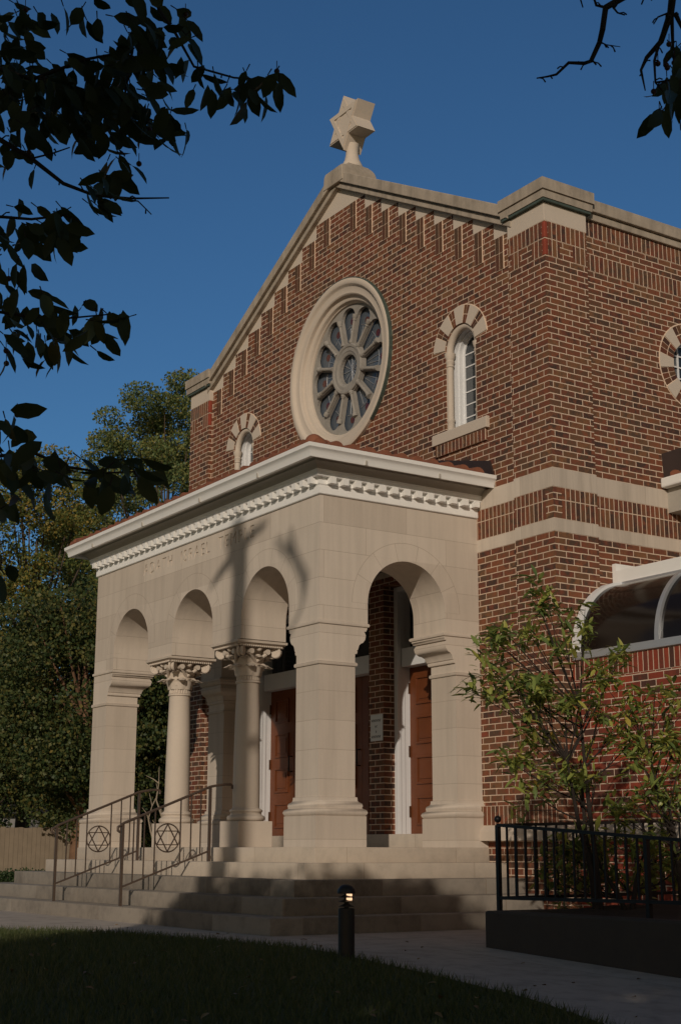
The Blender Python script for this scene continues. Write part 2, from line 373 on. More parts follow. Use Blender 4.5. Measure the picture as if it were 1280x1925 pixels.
# ------------------------------------------------------------------ ground, walk, steps
def ground():
    xs = [-400, -60, 3.2, 5, 8, 11, 15.2, 60, 400]; ys = [-400, -40, -10, 0, 30, 400]; mb = MB()
    vs = [(x, y, gz(x)) for x in xs for y in ys]; n = len(ys); fs = []
    for i in range(len(xs) - 1):
        for j in range(n - 1): fs.append((i * n + j, (i + 1) * n + j, (i + 1) * n + j + 1, i * n + j + 1))
    o = mb.add(vs, fs).build('ground', 'lawn', None, False); tag(o, kind='structure')
ground()
LAWN = [(-.77, -2.9), (-.24, -2.36), (.2, -2.2), (.88, -2.07), (1.72, -1.93), (2.66, -1.86), (3.4, -1.93), (3.9, -1.97), (4.43, -2.0), (5.65, -2.16), (6.47, -2.41), (8, -2.95), (12, -4.6), (20, -8)]
def lawn_y(x):
    if x < LAWN[0][0]: return -25
    for (a, b), (c, d) in zip(LAWN, LAWN[1:]):
        if x <= c: return b + (d - b) * (x - a) / (c - a)
    return -8
def path():
    xs = sorted(set([-4.9, -3, -.7701, -.77] + [-.7 + .15 * i for i in range(112)] + [3.2]))
    vs = []; fs = []
    for x in xs: vs += [(x, lawn_y(x), gz(x) + .005), (x, min(2.1, lawn_y(x) + 30), gz(x) + .005)]
    for i in range(len(xs) - 1): fs.append((2 * i, 2 * i + 2, 2 * i + 3, 2 * i + 1))
    o = MB().add(vs, fs).build('path', 'concrete', None, False); tag(o, kind='structure')
path()
def grass():
    n = 150000
    x = rng.uniform(-.9, 11.2, n); y = rng.uniform(-8.5, -1.75, n)
    t = ((x - CX) * FW.x + (y - CY) * FW.y); s = ((x - CX) * RT.x + (y - CY) * RT.y)
    ly = np.array([lawn_y(q) for q in x])
    # denser close to the walk's edge; the sheet below carries the rest
    k = (y < ly + rng.normal(0, .02, n)) & (x > -.80) & (t > 2.5) & (np.abs(s) < .33 * t + .6)
    x, y = x[k], y[k]; n = len(x)
    z = np.array([gz(q) for q in x]); h = rng.uniform(.025, .075, n); a = rng.uniform(0, 6.28, n); wd = rng.uniform(.003, .006, n)
    lx, lyy = rng.normal(0, .025, n), rng.normal(0, .025, n)
    v = np.stack([np.stack([x - wd * np.cos(a), y - wd * np.sin(a), z - .005], 1), np.stack([x + wd * np.cos(a), y + wd * np.sin(a), z - .005], 1), np.stack([x + lx, y + lyy, z + h], 1)], 1).reshape(-1, 3)
    o = raw_mesh('grass', v, np.arange(len(v)).reshape(-1, 3), 'blade'); tag(o, 'dark mown lawn grass in the foreground shade', 'grass', kind='stuff')
grass()
def fallen():
    P_ = []
    while len(P_) < 170:
        x, y = random.uniform(-1.5, 9), random.uniform(-6.5, -.7)
        if 1.35 > x and y > -1.36: continue
        if x > 3.2 and y > -.62: continue
        P_.append((x, y, gz(x) + (.012 if y > lawn_y(x) else .05)))
    P_ = np.array(P_); n = len(P_); d_ = unit(n); d_[:, 2] *= .15
    o = leaves(P_, d_, unit(n) * .3 + np.array([0, 0, 1.0]), rng.uniform(.03, .065, n), rng.uniform(.018, .035, n), 'leaf_fallen', None, 'fallen_leaves', .3, .3)
    tag(o, 'scattered dry fallen leaves on the walk and lawn', 'fallen leaves', kind='stuff')
t = thing('entrance_steps', (XC, -1, -.745), 'broad worn stone steps wrapping the front and side of the arched porch', 'steps')
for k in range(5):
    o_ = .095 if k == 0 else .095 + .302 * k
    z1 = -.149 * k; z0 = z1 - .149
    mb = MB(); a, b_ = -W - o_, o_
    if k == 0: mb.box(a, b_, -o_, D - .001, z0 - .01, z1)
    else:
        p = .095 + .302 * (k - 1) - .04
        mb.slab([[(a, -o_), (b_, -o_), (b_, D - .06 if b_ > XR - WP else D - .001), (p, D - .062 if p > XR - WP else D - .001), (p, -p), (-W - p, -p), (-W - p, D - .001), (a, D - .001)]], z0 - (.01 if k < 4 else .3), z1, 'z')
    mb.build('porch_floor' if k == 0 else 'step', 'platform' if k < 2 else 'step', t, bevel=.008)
MB().box(-5.3, -.30, 1.96, D + .36, .0005, .152).build('door_threshold', 'platform', t, bevel=.006)
# ------------------------------------------------------------------ main building
bld = thing('brick_synagogue', (XC, 8, -.745), 'red brown brick synagogue with stone banded gable and wheel window', 'building')
SL = .5455                     # gable slope
APEX = 8.701
wx, wr, ws, wb = .245, .285, 5.66, 4.70   # gable window: centre offset, half width, springing, sill
RZ, RR = 6.15, 1.16
def window_hole(c): return [(c + wr, wb), *arc(c, ws, wr, 0, math.pi, 20), (c - wr, wb)]
step0 = .596; pitch = .203 / SL
prof = []                      # the stepped brick top, right half
x, z = step0, 8.376
prof.append((x, z))
while True:
    z -= .203; prof.append((x, z)); x += pitch
    if XC + x > XR - WP + .04: prof.append((XR - WP + .04 - XC, z)); break
    prof.append((x, z))
top = [(XC + a, b) for a, b in reversed(prof)]
top2 = [(XC - a, b) for a, b in prof]
ze = prof[-1][1]
doors = [(-5.08, -3.76), (-3.45, -2.13), (-1.82, -.50)]
outer = [(XL + .25, BASE), (-5.08, BASE)]
outer = [(XL + .25, BASE)]
for a, b_ in doors: outer += [(a, BASE), (a, 3.08), (b_, 3.08), (b_, BASE)]
outer += [(XR - .25, BASE), (XR - .25, ze)] + top + top2 + [(XL + .25, ze)]
rose_hole = arc(XC, RZ, RR, 0, 2 * math.pi, 64)[:-1]
mb = MB().slab([outer, rose_hole, window_hole(-wx), window_hole(2 * XC + wx)], D, D + .45)
mb.build('front_wall', 'brick', bld, angle=20)
# stone left between the stepped brickwork and the raking coping
cop = lambda x: APEX - SL * abs(x - XC)
e = XR - WP + .04
under = [(XC, APEX + .02)] if False else []
tooth = [(XC - (e - XC), cop(e) + .01), (XC, APEX + .01), (e, cop(e) + .01), (e, ze)]
tooth = [(2 * XC - e, cop(e) + .01), (2 * XC - e, ze)] + [p for p in reversed([(XC - a, b) for a, b in prof])][1:] + [(XC + a, b) for a, b in prof][:-1] + [(e, ze), (e, cop(e) + .01), (XC, APEX + .01)]
MB().slab([tooth], D - .003, D + .3).build('gable_stones', 'stone', bld, False)
# proud pairs of upright bricks hanging from each step
for xo, zt in [(step0 + pitch * i, 8.376 - .203 * (i + 1)) for i in range(-1, 8)]:
    for sgn in (1, -1):
        xa = XC + sgn * (xo + .035); xb = XC + sgn * (xo + .035 + .127)
        x0, x1 = min(xa, xb), max(xa, xb); xm = (x0 + x1) / 2
        bk = MB().box(x0 - .007, x1 + .007, D - .010, D + .01, zt - .408, zt - .003).build('brick_corbel', 'mortar', bld, False)
        mb = MB()
        for q0, q1 in ((x0, xm - .0045), (xm + .0045, x1)):
            mb.box(q0, q1, D - .014, D + .002, zt - .198, zt - .006); mb.box(q0, q1, D - .014, D + .002, zt - .402, zt - .207)
        mb.build('upright_bricks', 'one_brick', bk, False)
def coping_run(sgn):
    mb = MB()
    for h0, h1, y0 in ((0, .075, D - .075), (.075, .095, D - .062), (.095, .245, D - .115)):
        xa, xb = XC, XC + sgn * (e - XC + .03)
        pts = [(xa, APEX + h0), (xb, cop(xb) + h0), (xb, cop(xb) + h1), (xa, APEX + h1)]
        mb.slab([pts], y0, D + .5)
    mb.build('raking_coping', 'coping', bld, False, bevel=.008)
coping_run(1); coping_run(-1)
# corner pilasters
def pilaster(x0, x1):
    y0, y1 = PY, D + .552
    MB().box(x0, x1, y0, y1, BASE, Z51).build('corner_pier', 'brick', bld, False)
    MB().box(x0 - .003, x1 + .003, y0 - .003, y1 + .003, Z51, Z54 + .01).build('pier_frieze_stone', 'stone', bld, False, bevel=.004)
    MB().box(x0 - .045, x1 + .045, y0 - .045, y1 + .045, Z54 + .011, Z54 + .04).build('copper_flashing', 'copper', bld, False)
    mb = MB().stack([(Z54 + .041, x0 - .055, x1 + .055, y0 - .055, y1 + .055), (Z54 + .12, x0 - .06, x1 + .06, y0 - .06, y1 + .06), (Z54 + .121, x0 - .048, x1 + .048, y0 - .048, y1 + .048),
                     (Z54 + .131, x0 - .048, x1 + .048, y0 - .048, y1 + .048), (Z54 + .132, x0 - .075, x1 + .075, y0 - .075, y1 + .075), (7.098, x0 - .075, x1 + .075, y0 - .075, y1 + .075)])
    mb.build('pier_coping', 'coping', bld, False)
    mb = MB()                  # band of uprights under the frieze stone, with a flat-laid panel in the middle
    q = .004
    for a, b_ in ((x0 + .01, x1 - .05), ): mb.box(a, b_, y0 - q, y0 + .01, Z51 - 3 * BC, Z51 - .002)
    mb.box(x0 + .06, x0 + .2, y0 - q, y0 + .01, Z45, Z51 - 3 * BC - .002); mb.box(x1 - .21, x1 - .05, y0 - q, y0 + .01, Z45, Z51 - 3 * BC - .002)
    if x1 > 0:
        mb.box(x1 - .01, x1 + q, y0 + .05, y1 - .01, Z51 - 3 * BC, Z51 - .002)
        mb.box(x1 - .01, x1 + q, y0 + .05, y0 + .21, Z45, Z51 - 3 * BC - .002); mb.box(x1 - .01, x1 + q, y1 - .21, y1 - .01, Z45, Z51 - 3 * BC - .002)
    mb.build('pier_uprights', 'soldier_top', bld, False)
    mb = MB()                  # bull-nosed red brick at the arris
    for z0 in (Z45 + .004, Z45 + 3 * BC + .004): mb.box(x1 - .045, x1 + .006, y0 - .006, y0 + .045, z0, z0 + 3 * BC - .012)
    mb.build('arris_brick', 'red_brick', bld, False, bevel=.012)
pilaster(XR - WP, XR); pilaster(XL, XL + WP)
# side wall
SX = XR - .06
side_hole = arc(4.25, 5.39, .30, 0, 2 * math.pi, 40)[:-1]
MB().slab([[(D + .45, BASE), (16, BASE), (16, Z54), (D + .45, Z54)], side_hole], SX - .4, SX, 'x').build('side_wall', 'brick', bld, False)
MB().box(XL + .06, XL + .4, D + .45, 16, BASE, Z54).build('far_side_wall', 'brick', bld, False)
MB().box(XL + .06, SX, 16, 16.4, BASE, Z54).build('back_wall', 'brick', bld, False)
for x0, x1, q in ((SX - .44, SX + .04, 1), (XL + .02, XL + .44, -1)):
    MB().box(x0, x1, D + .56, 16.4, Z54 - .01, Z54 + .075).build('side_coping_moulding', 'coping', bld, False, bevel=.01)
    MB().box(x0 - (.04 if q < 0 else 0), x1 + (.04 if q > 0 else 0), D + .56, 16.4, Z54 + .076, 7.055).build('side_coping', 'coping', bld, False, bevel=.01)
mb = MB(); q = .004
mb.box(SX - .01, SX + q, D + .553, 16, Z51, Z54 - .012).box(SX - .01, SX + q, D + .553, 16, Z45, Z45 + 3 * BC)
mb.build('parapet_uprights', 'soldier_top', bld, False)
MB().box(XL + .35, SX - .35, D + .6, 16, 6.45, 6.6).build('roof', 'shingle', bld, False)
# string courses
def course(z0, z1, mt, name, q, corner=0.0):
    mb = MB(); c = corner
    mb.box(XL + WP, XR - WP, D - q, D + .02, z0, z1)
    mb.box(XR - WP - q, XR + q - c, PY - q, PY + .02, z0, z1); mb.box(XL - q, XL + WP + q, PY - q, PY + .02, z0, z1)
    mb.box(XR - .02, XR + q, PY + (.0205 if not c else c - q), D + .552 + q, z0, z1); mb.box(SX - .02, SX + q, D + .5521 + q, 16, z0, z1)
    mb.build(name, mt, bld, False)
course(ZL, Z2, 'band', 'lower_stone_band', .005); course(Z7, Z10, 'band', 'upper_stone_band', .005)
course(Z2 + .002, Z2 + 3 * BC - .001, 'soldier', 'upright_course', .003, .12); course(Z2 + 3 * BC, Z7 - .002, 'rowlock', 'header_course', .003, .12)
MB().box(.0, XR - .08, PY - .0035, D, .225, .427).build('base_upright_course', 'soldier_base', bld, False)
wt = MB().stack([(.07, .06, XR + .05, PY - .055, D + .2), (.165, .06, XR + .05, PY - .055, D + .2), (.225, .06, XR + .001, PY - .001, D + .2)])
wt.build('water_table', 'stone', bld, False)
# gable windows
def gable_window(c):
    wd = MB()
    loop = lambda r, z0: [(c + r, z0), *arc(c, ws, r, 0, math.pi, 24), (c - r, z0)]
    st = MB()
    for r0, r1, y0, y1 in ((wr + .004, wr - .03, D + .015, D + .06), (wr + .004, wr - .012, D + .06, D + .11)):
        st.slab([loop(r0, wb) + list(reversed(loop(r1, wb)))], y0, y1)
    f = wd
    for r0, r1, y0, y1 in ((wr + .003, wr - .035, D + .11, D + .17), (wr + .003, wr - .05, D + .17, D + .23), (wr + .003, wr - .075, D + .23, D + .27)):
        f.slab([loop(r0, wb) + list(reversed(loop(r1, wb)))], y0, y1)
    f.box(c - wr, c + wr, D + .14, D + .27, wb, wb + .035)
    fr = f.build('window', 'frame_white', bld)
    st.build('stone_lining', 'stone', fr)
    mb = MB()                  # attached shafts with small capitals
    for s_ in (-1, 1):
        xx = c + s_ * (wr - .02)
        mb.lathe([(.045, wb), (.045, wb + .12), (.052, wb + .13), (.052, wb + .15), (.04, wb + .16), (.04, ws - .17), (.05, ws - .165), (.05, ws - .15), (.042, ws - .145), (.058, ws - .10), (.045, ws - .085), (.064, ws - .04), (.068, ws)], (xx, D + .055, 0), 'z', 14)
    mb.lathe([(wr - .02 + .045 * math.cos(a), .045 * math.sin(a)) for a in [2 * math.pi * i / 12 for i in range(12)]], (c, D + .055, ws), 'y', 24, 0, math.pi, True)
    mb.build('stone_shaft', 'stone', fr)
    bars = MB(); r = wr - .075
    bars.box(c - .008, c + .008, D + .235, D + .258, wb + .03, ws + r)
    for i in range(1, 7): bars.box(c - r, c + r, D + .236, D + .257, wb + .03 + i * .155, wb + .044 + i * .155)
    bars.build('glazing_bars', 'frame_white', fr, False)
    MB().slab([loop(wr - .02, wb + .01)], D + .245, D + .25).build('pane', 'glass', fr, False)
    sl = MB().stack([(wb - .135, c - .50, c + .50, D - .05, D + .2), (wb - .02, c - .50, c + .50, D - .05, D + .2), (wb, c - .50, c + .50, D - .035, D + .2)])
    sl.build('sill', 'stone', fr, False, bevel=.004)
    MB().box(c - .46, c + .46, D - .03, D + .02, wb - .135 - 2 * BC, wb - .137).build('sill_bricks', 'sill_brick', fr, False)
    vs = MB(); bs = MB()
    for k in range(5):
        a = R(18 + 36 * k); da = R(11.0)
        pts = arc(c, ws, .502, a - da, a + da, 6) + list(reversed(arc(c, ws, wr + .001, a - da, a + da, 6)))
        MB().slab([pts], D - .012, D + .12).build('arch_stone', 'stone', fr, False)
    for k in range(4):
        a0 = R(18 + 36 * k + 11.6)
        for j in range(2):
            b0 = a0 + R(6.5) * j + R(.3); b1 = b0 + R(5.6)
            for r0, r1 in ((wr + .002, .385), (.395, .50)):
                bs.slab([arc(c, ws, r1, b0, b1, 2) + list(reversed(arc(c, ws, r0, b0, b1, 2)))], D - .006, D + .1)
    bk = MB()
    bk.slab([arc(c, ws, .512, R(6), R(174), 30) + list(reversed(arc(c, ws, wr + .003, R(6), R(174), 30)))], D - .003, D + .09)
    bs.build('arch_bricks', 'one_brick', fr, False); bk.build('arch_mortar', 'mortar', fr, False)
gable_window(-wx); gable_window(2 * XC + wx)
# round window in the side wall
def side_window():
    cy_, cz_ = 4.25, 5.39
    f = MB().lathe([(.302, -.05), (.265, -.05), (.265, -.12), (.302, -.12)], (SX, cy_, cz_), 'x', 40, close=True).build('round_window', 'frame_white', bld)
    MB().lathe([(.001, 0), (.28, 0)], (SX - .10, cy_, cz_), 'x', 40).build('pane', 'glass', f, False)
    mb = MB()
    for k in (-1, 0, 1):
        h = math.sqrt(.275 ** 2 - (k * .135) ** 2); y_ = cy_ + k * .135; z_ = cz_ + k * .135
        mb.box(SX - .098, SX - .078, y_ - .008, y_ + .008, cz_ - h, cz_ + h); mb.box(SX - .097, SX - .079, cy_ - h, cy_ + h, z_ - .008, z_ + .008)
    mb.build('glazing_bars', 'frame_white', f, False)
    vs = MB(); bs = MB(); bk = MB()
    for k in range(8):
        a = R(45 * k); da = R(9.5)
        MB().slab([arc(cy_, cz_, .522, a - da, a + da, 6) + list(reversed(arc(cy_, cz_, .301, a - da, a + da, 6)))], SX - .1, SX + .012, 'x').build('arch_stone', 'stone', f, False)
        for j in range(3):
            b0 = a + R(10.5) + R(8.2) * j; b1 = b0 + R(7.2)
            for r0, r1 in ((.303, .40), (.412, .515)):
                bs.slab([arc(cy_, cz_, r1, b0, b1, 2) + list(reversed(arc(cy_, cz_, r0, b0, b1, 2)))], SX - .1, SX + .006, 'x')
    bk.lathe([(.304, .003), (.53, .003), (.53, -.05)], (SX, cy_, cz_), 'x', 48)
    bs.build('arch_bricks', 'one_brick', f, False); bk.build('arch_mortar', 'mortar', f, False)
side_window()
# wheel window
rw = MB().lathe([(1.185, .02), (1.185, -.045), (1.17, -.055), (1.115, -.055), (1.10, -.045), (1.085, -.02), (1.07, -.012), (.99, -.012), (.975, .0), (.965, .045), (.955, .05), (.925, .05), (.91, .06), (.895, .10), (.885, .105), (.875, .20), (.875, .26)], (XC, D, RZ), 'y', 80).build('wheel_window', 'stone', bld)
MB().lathe([(1.184, -.05), (1.197, -.046), (1.197, .002), (1.184, .002)], (XC, D, RZ), 'y', 80, R(-50), R(115), True).build('drip_edge', 'copper', rw)
holes = []
for k in range(12):
    a = R(30 * k); ca, sa = math.cos(a), math.sin(a); pts = []
    def P_(r, s_): return (XC + r * ca - s_ * sa, RZ + r * sa + s_ * ca)
    pts.append(P_(.35, -.064)); pts.append(P_(.35, .064))
    r1 = .71; hw = .160
    pts.append(P_(r1, hw))
    for i in range(1, 12): q = math.pi * i / 12; pts.append(P_(r1 + .140 * math.sin(q), hw * math.cos(q)))
    pts.append(P_(r1, -hw)); holes.append(list(reversed(pts)))
MB().slab([arc(XC, RZ, .88, 0, 2 * math.pi, 72)[:-1], list(reversed(arc(XC, RZ, .20, 0, 2 * math.pi, 32)[:-1]))] + holes, D + .13, D + .18).build('tracery', 'tracery', rw, False)
mb = MB()
for k in range(12):
    a = R(30 * k + 15); d_ = Vector((math.cos(a), 0, math.sin(a))); c0 = Vector((XC, D + .118, RZ))
    mb.tube([c0 + d_ * r for r in (.345, .375, .376, .395, .396, .65, .651, .67, .69, .73)], [.034, .034, .028, .028, .021, .021, .030, .027, .038, .04], 10)
mb.build('wheel_spokes', 'tracery', rw)
MB().lathe([(.345, .0), (.345, -.03), (.33, -.04), (.30, -.036), (.29, -.025), (.245, -.025), (.235, -.015), (.21, -.01), (.20, .05)], (XC, D + .135, RZ), 'y', 48).build('wheel_hub', 'tracery', rw)
MB().lathe([(.001, 0), (.885, 0)], (XC, D + .205, RZ), 'y', 64).build('glass', 'rose_glass', rw, False)
mb = MB()
for k in range(12):
    a = R(30 * k); d_ = Vector((math.cos(a), 0, math.sin(a))); n_ = Vector((-math.sin(a), 0, math.cos(a))); c0 = Vector((XC, D + .198, RZ))
    for s_ in (-.03, .03): mb.tube([c0 + d_ * .36 + n_ * s_ * .6, c0 + d_ * .6 + n_ * s_ * 1.4], .004, 5)
    mb.tube([c0 + d_ * (.6 + .02 * math.sin(math.pi * i / 6)) + n_ * (-.11 + .22 * i / 6) for i in range(7)], .004, 5)
    mb.tube([c0 + d_ * .0, c0 + d_ * .2], .005, 5)
    MB().lathe([(.001, 0), (.05, 0)], c0 + d_ * .685 + Vector((0, .004, 0)), 'y', 14).build('ruby_pane', 'rose_red', rw, False)
mb.build('lead_bars', 'alu', rw)
# doors
def door(a, b_):
    y0 = D + .15; y1 = D + .35; zt = 3.078
    f = MB()
    for x0, x1 in ((a, a + .07), (b_ - .07, b_)):
        f.box(x0, x1, y0, y0 + .05, .153, zt - .005); f.box(x0 + (.0 if x0 == a else .015), x1 - (.015 if x0 == a else 0), y0 + .0501, y0 + .12, .153, zt - .005); f.box(x0 + (.0 if x0 == a else .03), x1 - (.03 if x0 == a else 0), y0 + .1201, y1 + .02, .153, zt - .005)
    f.box(a + .071, b_ - .071, y0, y1 + .02, zt - .06, zt - .005)
    f.box(a + .071, b_ - .071, y0 + .06, y1 + .06, 2.11, 2.33)
    fr = f.build('door', 'frame_white', bld, False, bevel=.004)
    MB().box(a + .06, b_ - .06, y1, y1 + .03, 2.32, zt - .05).build('transom', 'glass', fr, False)
    zt = 2.17; xm = (a + b_) / 2
    for x0, x1 in ((a + .045, xm - .003), (xm + .003, b_ - .045)):
        lf = MB().box(x0, x1, y1, y1 + .045, .156, zt - .062)
        L = lf.build('door_leaf', 'door', fr, False)
        pm = MB(); n = 4; hh = (zt - .30) / n
        for i in range(n):
            z0 = .26 + i * hh; z1 = z0 + hh - .14; px0, px1 = x0 + .13, x1 - .13
            for u0, u1, v0, v1 in ((px0, px1, z0, z0 + .025), (px0, px1, z1 - .025, z1), (px0, px0 + .025, z0 + .0251, z1 - .0251), (px1 - .025, px1, z0 + .0251, z1 - .0251)):
                pm.box(u0, u1, y1 - .018, y1 + .001, v0, v1)
            pm.box(px0 + .06, px1 - .06, y1 - .010, y1 + .001, z0 + .06, z1 - .06)
        pm.build('panel_moulding', 'door', L, False, bevel=.004)
    for zz in (.35, 1.05, 1.8): MB().box(a + .03, a + .052, y1 - .022, y1 - .001, zz, zz + .13).build('hinge', 'hinge', fr, False)
    MB().tube([(xm - .05, y1 - .002, 1.0), (xm - .05, y1 - .05, 1.0), (xm - .05, y1 - .05, 1.2), (xm - .05, y1 - .002, 1.2)], .01, 8).build('handle', 'iron', fr)
for a, b_ in doors: door(a, b_)
# ------------------------------------------------------------------ porch
por = thing('entrance_porch', (XC, 0, 0), 'pale limestone entrance porch with round arches, columns and white cornice', 'porch')
SPR, TK = 2.465, .58
def notch(c, r, z0): return [(c - r, z0), *[(p, q) for p, q in reversed(arc(c, SPR, r, 0, math.pi, 28))], (c + r, z0)]
ZI = 2.255
TX0, TX1, TZ0 = -4.30, -1.22, 3.30         # inscription panel
front = [(-W, ZI)]
for c in (-4.472, -2.788, -1.105): front += notch(c, .51, ZI)
front += [(0, ZI), (0, H1), (TX1, H1), (TX1, TZ0), (TX0, TZ0), (TX0, H1), (-W, H1)]
mb = MB().slab([front], 0, .012).slab([[p for p in front if not (p[0] in (TX0, TX1))]], .012, TK)
mb.build('front_arcade', 'ashlar', por, angle=25)
sidep = lambda: [(TK, ZI)] + notch(1.10, .505, ZI) + [(D - .0015, ZI), (D - .0015, H1), (TK, H1)]
MB().slab([sidep()], -TK, 0, 'x').build('side_arch_wall', 'ashlar', por, angle=25)
MB().slab([sidep()], -W, -W + TK, 'x').build('side_arch_wall', 'ashlar', por, angle=25)
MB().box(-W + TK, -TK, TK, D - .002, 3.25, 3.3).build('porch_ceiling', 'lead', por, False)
# inscription cut through the panel
def inscription():
    cu = bpy.data.curves.new('inscription', 'FONT'); cu.body = 'ADATH  ISRAEL  TEMPLE'; cu.size = .205; cu.align_x = 'CENTER'; cu.space_character = 1.28
    cu.resolution_u = 4
    o = bpy.data.objects.new('inscription', cu); COL.objects.link(o)
    bpy.context.view_layer.objects.active = o
    for q in bpy.context.selected_objects: q.select_set(False)
    o.select_set(True); bpy.context.view_layer.update()
    wdt = o.dimensions.x
    bpy.ops.object.convert(target='CURVE'); o = bpy.context.view_layer.objects.active; cu = o.data
    sc = 2.80 / wdt
    for sp in cu.splines:
        for p in sp.bezier_points:
            for at_ in ('co', 'handle_left', 'handle_right'):
                v = getattr(p, at_).copy(); v.x *= sc; setattr(p, at_, v)
    cx_ = (TX0 + TX1) / 2; base = 3.355
    sp = cu.splines.new('POLY'); sp.points.add(3)
    for i, (px, pz) in enumerate(((TX0, TZ0), (TX1, TZ0), (TX1, H1), (TX0, H1))): sp.points[i].co = (px - cx_, pz - base, 0, 1)
    sp.use_cyclic_u = True
    cu.dimensions = '2D'; cu.fill_mode = 'BOTH'; cu.extrude = .006
    bpy.ops.object.convert(target='MESH'); o = bpy.context.view_layer.objects.active
    me = o.data; me.transform(Matrix.Translation((cx_, .0061, base)) @ Matrix.Rotation(R(90), 4, 'X'))
    me.materials.clear(); me.materials.append(M['ashlar'])
    o.name = 'inscription_panel'; o.parent = por; o.location = -por.location; o.rotation_euler = (0, 0, 0)
inscription()
# piers: plinth, base, shaft, impost; corbels only towards the openings
def pier(x0, x1, y0, y1, l, r, f, b_):
    def ring(z, o_, c=0): return (z, x0 - o_ - (c if l else 0), x1 + o_ + (c if r else 0), y0 - o_ - (c if f else 0), y1 + o_ + (c if b_ else 0))
    yb = y1 > D - .05
    def fx(rg): return (rg[0], rg[1], rg[2], rg[3], min(rg[4], D - .0015))
    rg = [ring(0.0005, .082), ring(.30, .082), ring(.302, .07), ring(.312, .082), ring(.335, .092), ring(.36, .082), ring(.372, .06), ring(.38, .05), ring(.40, .056), ring(.425, .05), ring(.44, .025), ring(.455, .018), ring(.485, .016), ring(.49, 0),
          ring(1.80, 0), ring(1.802, .014), ring(1.82, .02), ring(1.838, .014), ring(1.84, 0),
          ring(1.93, 0), ring(1.932, 0, .022), ring(1.955, 0, .03), ring(1.97, 0, .022), ring(1.972, 0, .034), ring(2.02, 0, .05), ring(2.045, 0, .075), ring(2.05, 0, .095), ring(2.085, 0, .125), ring(2.13, 0, .135), ring(2.17, 0, .115), ring(2.172, 0, .14), ring(2.195, 0, .148), ring(2.197, .0, .152), ring(2.215, 0, .152),
          ring(2.217, .014, .152), ring(2.235, .02, .152), ring(2.25, .014, .152), ring(2.2545, 0, .144)]
    MB().stack([fx(q) for q in rg]).build('pier', 'pier', por, angle=50)
P = .436
pier(-P, 0, 0, P, 1, 0, 0, 1); pier(-W, -W + P, 0, P, 0, 1, 0, 1)
pier(-P, 0, D - .335, D, 1, 0, 1, 0); pier(-W, -W + P, D - .335, D, 0, 1, 1, 0)
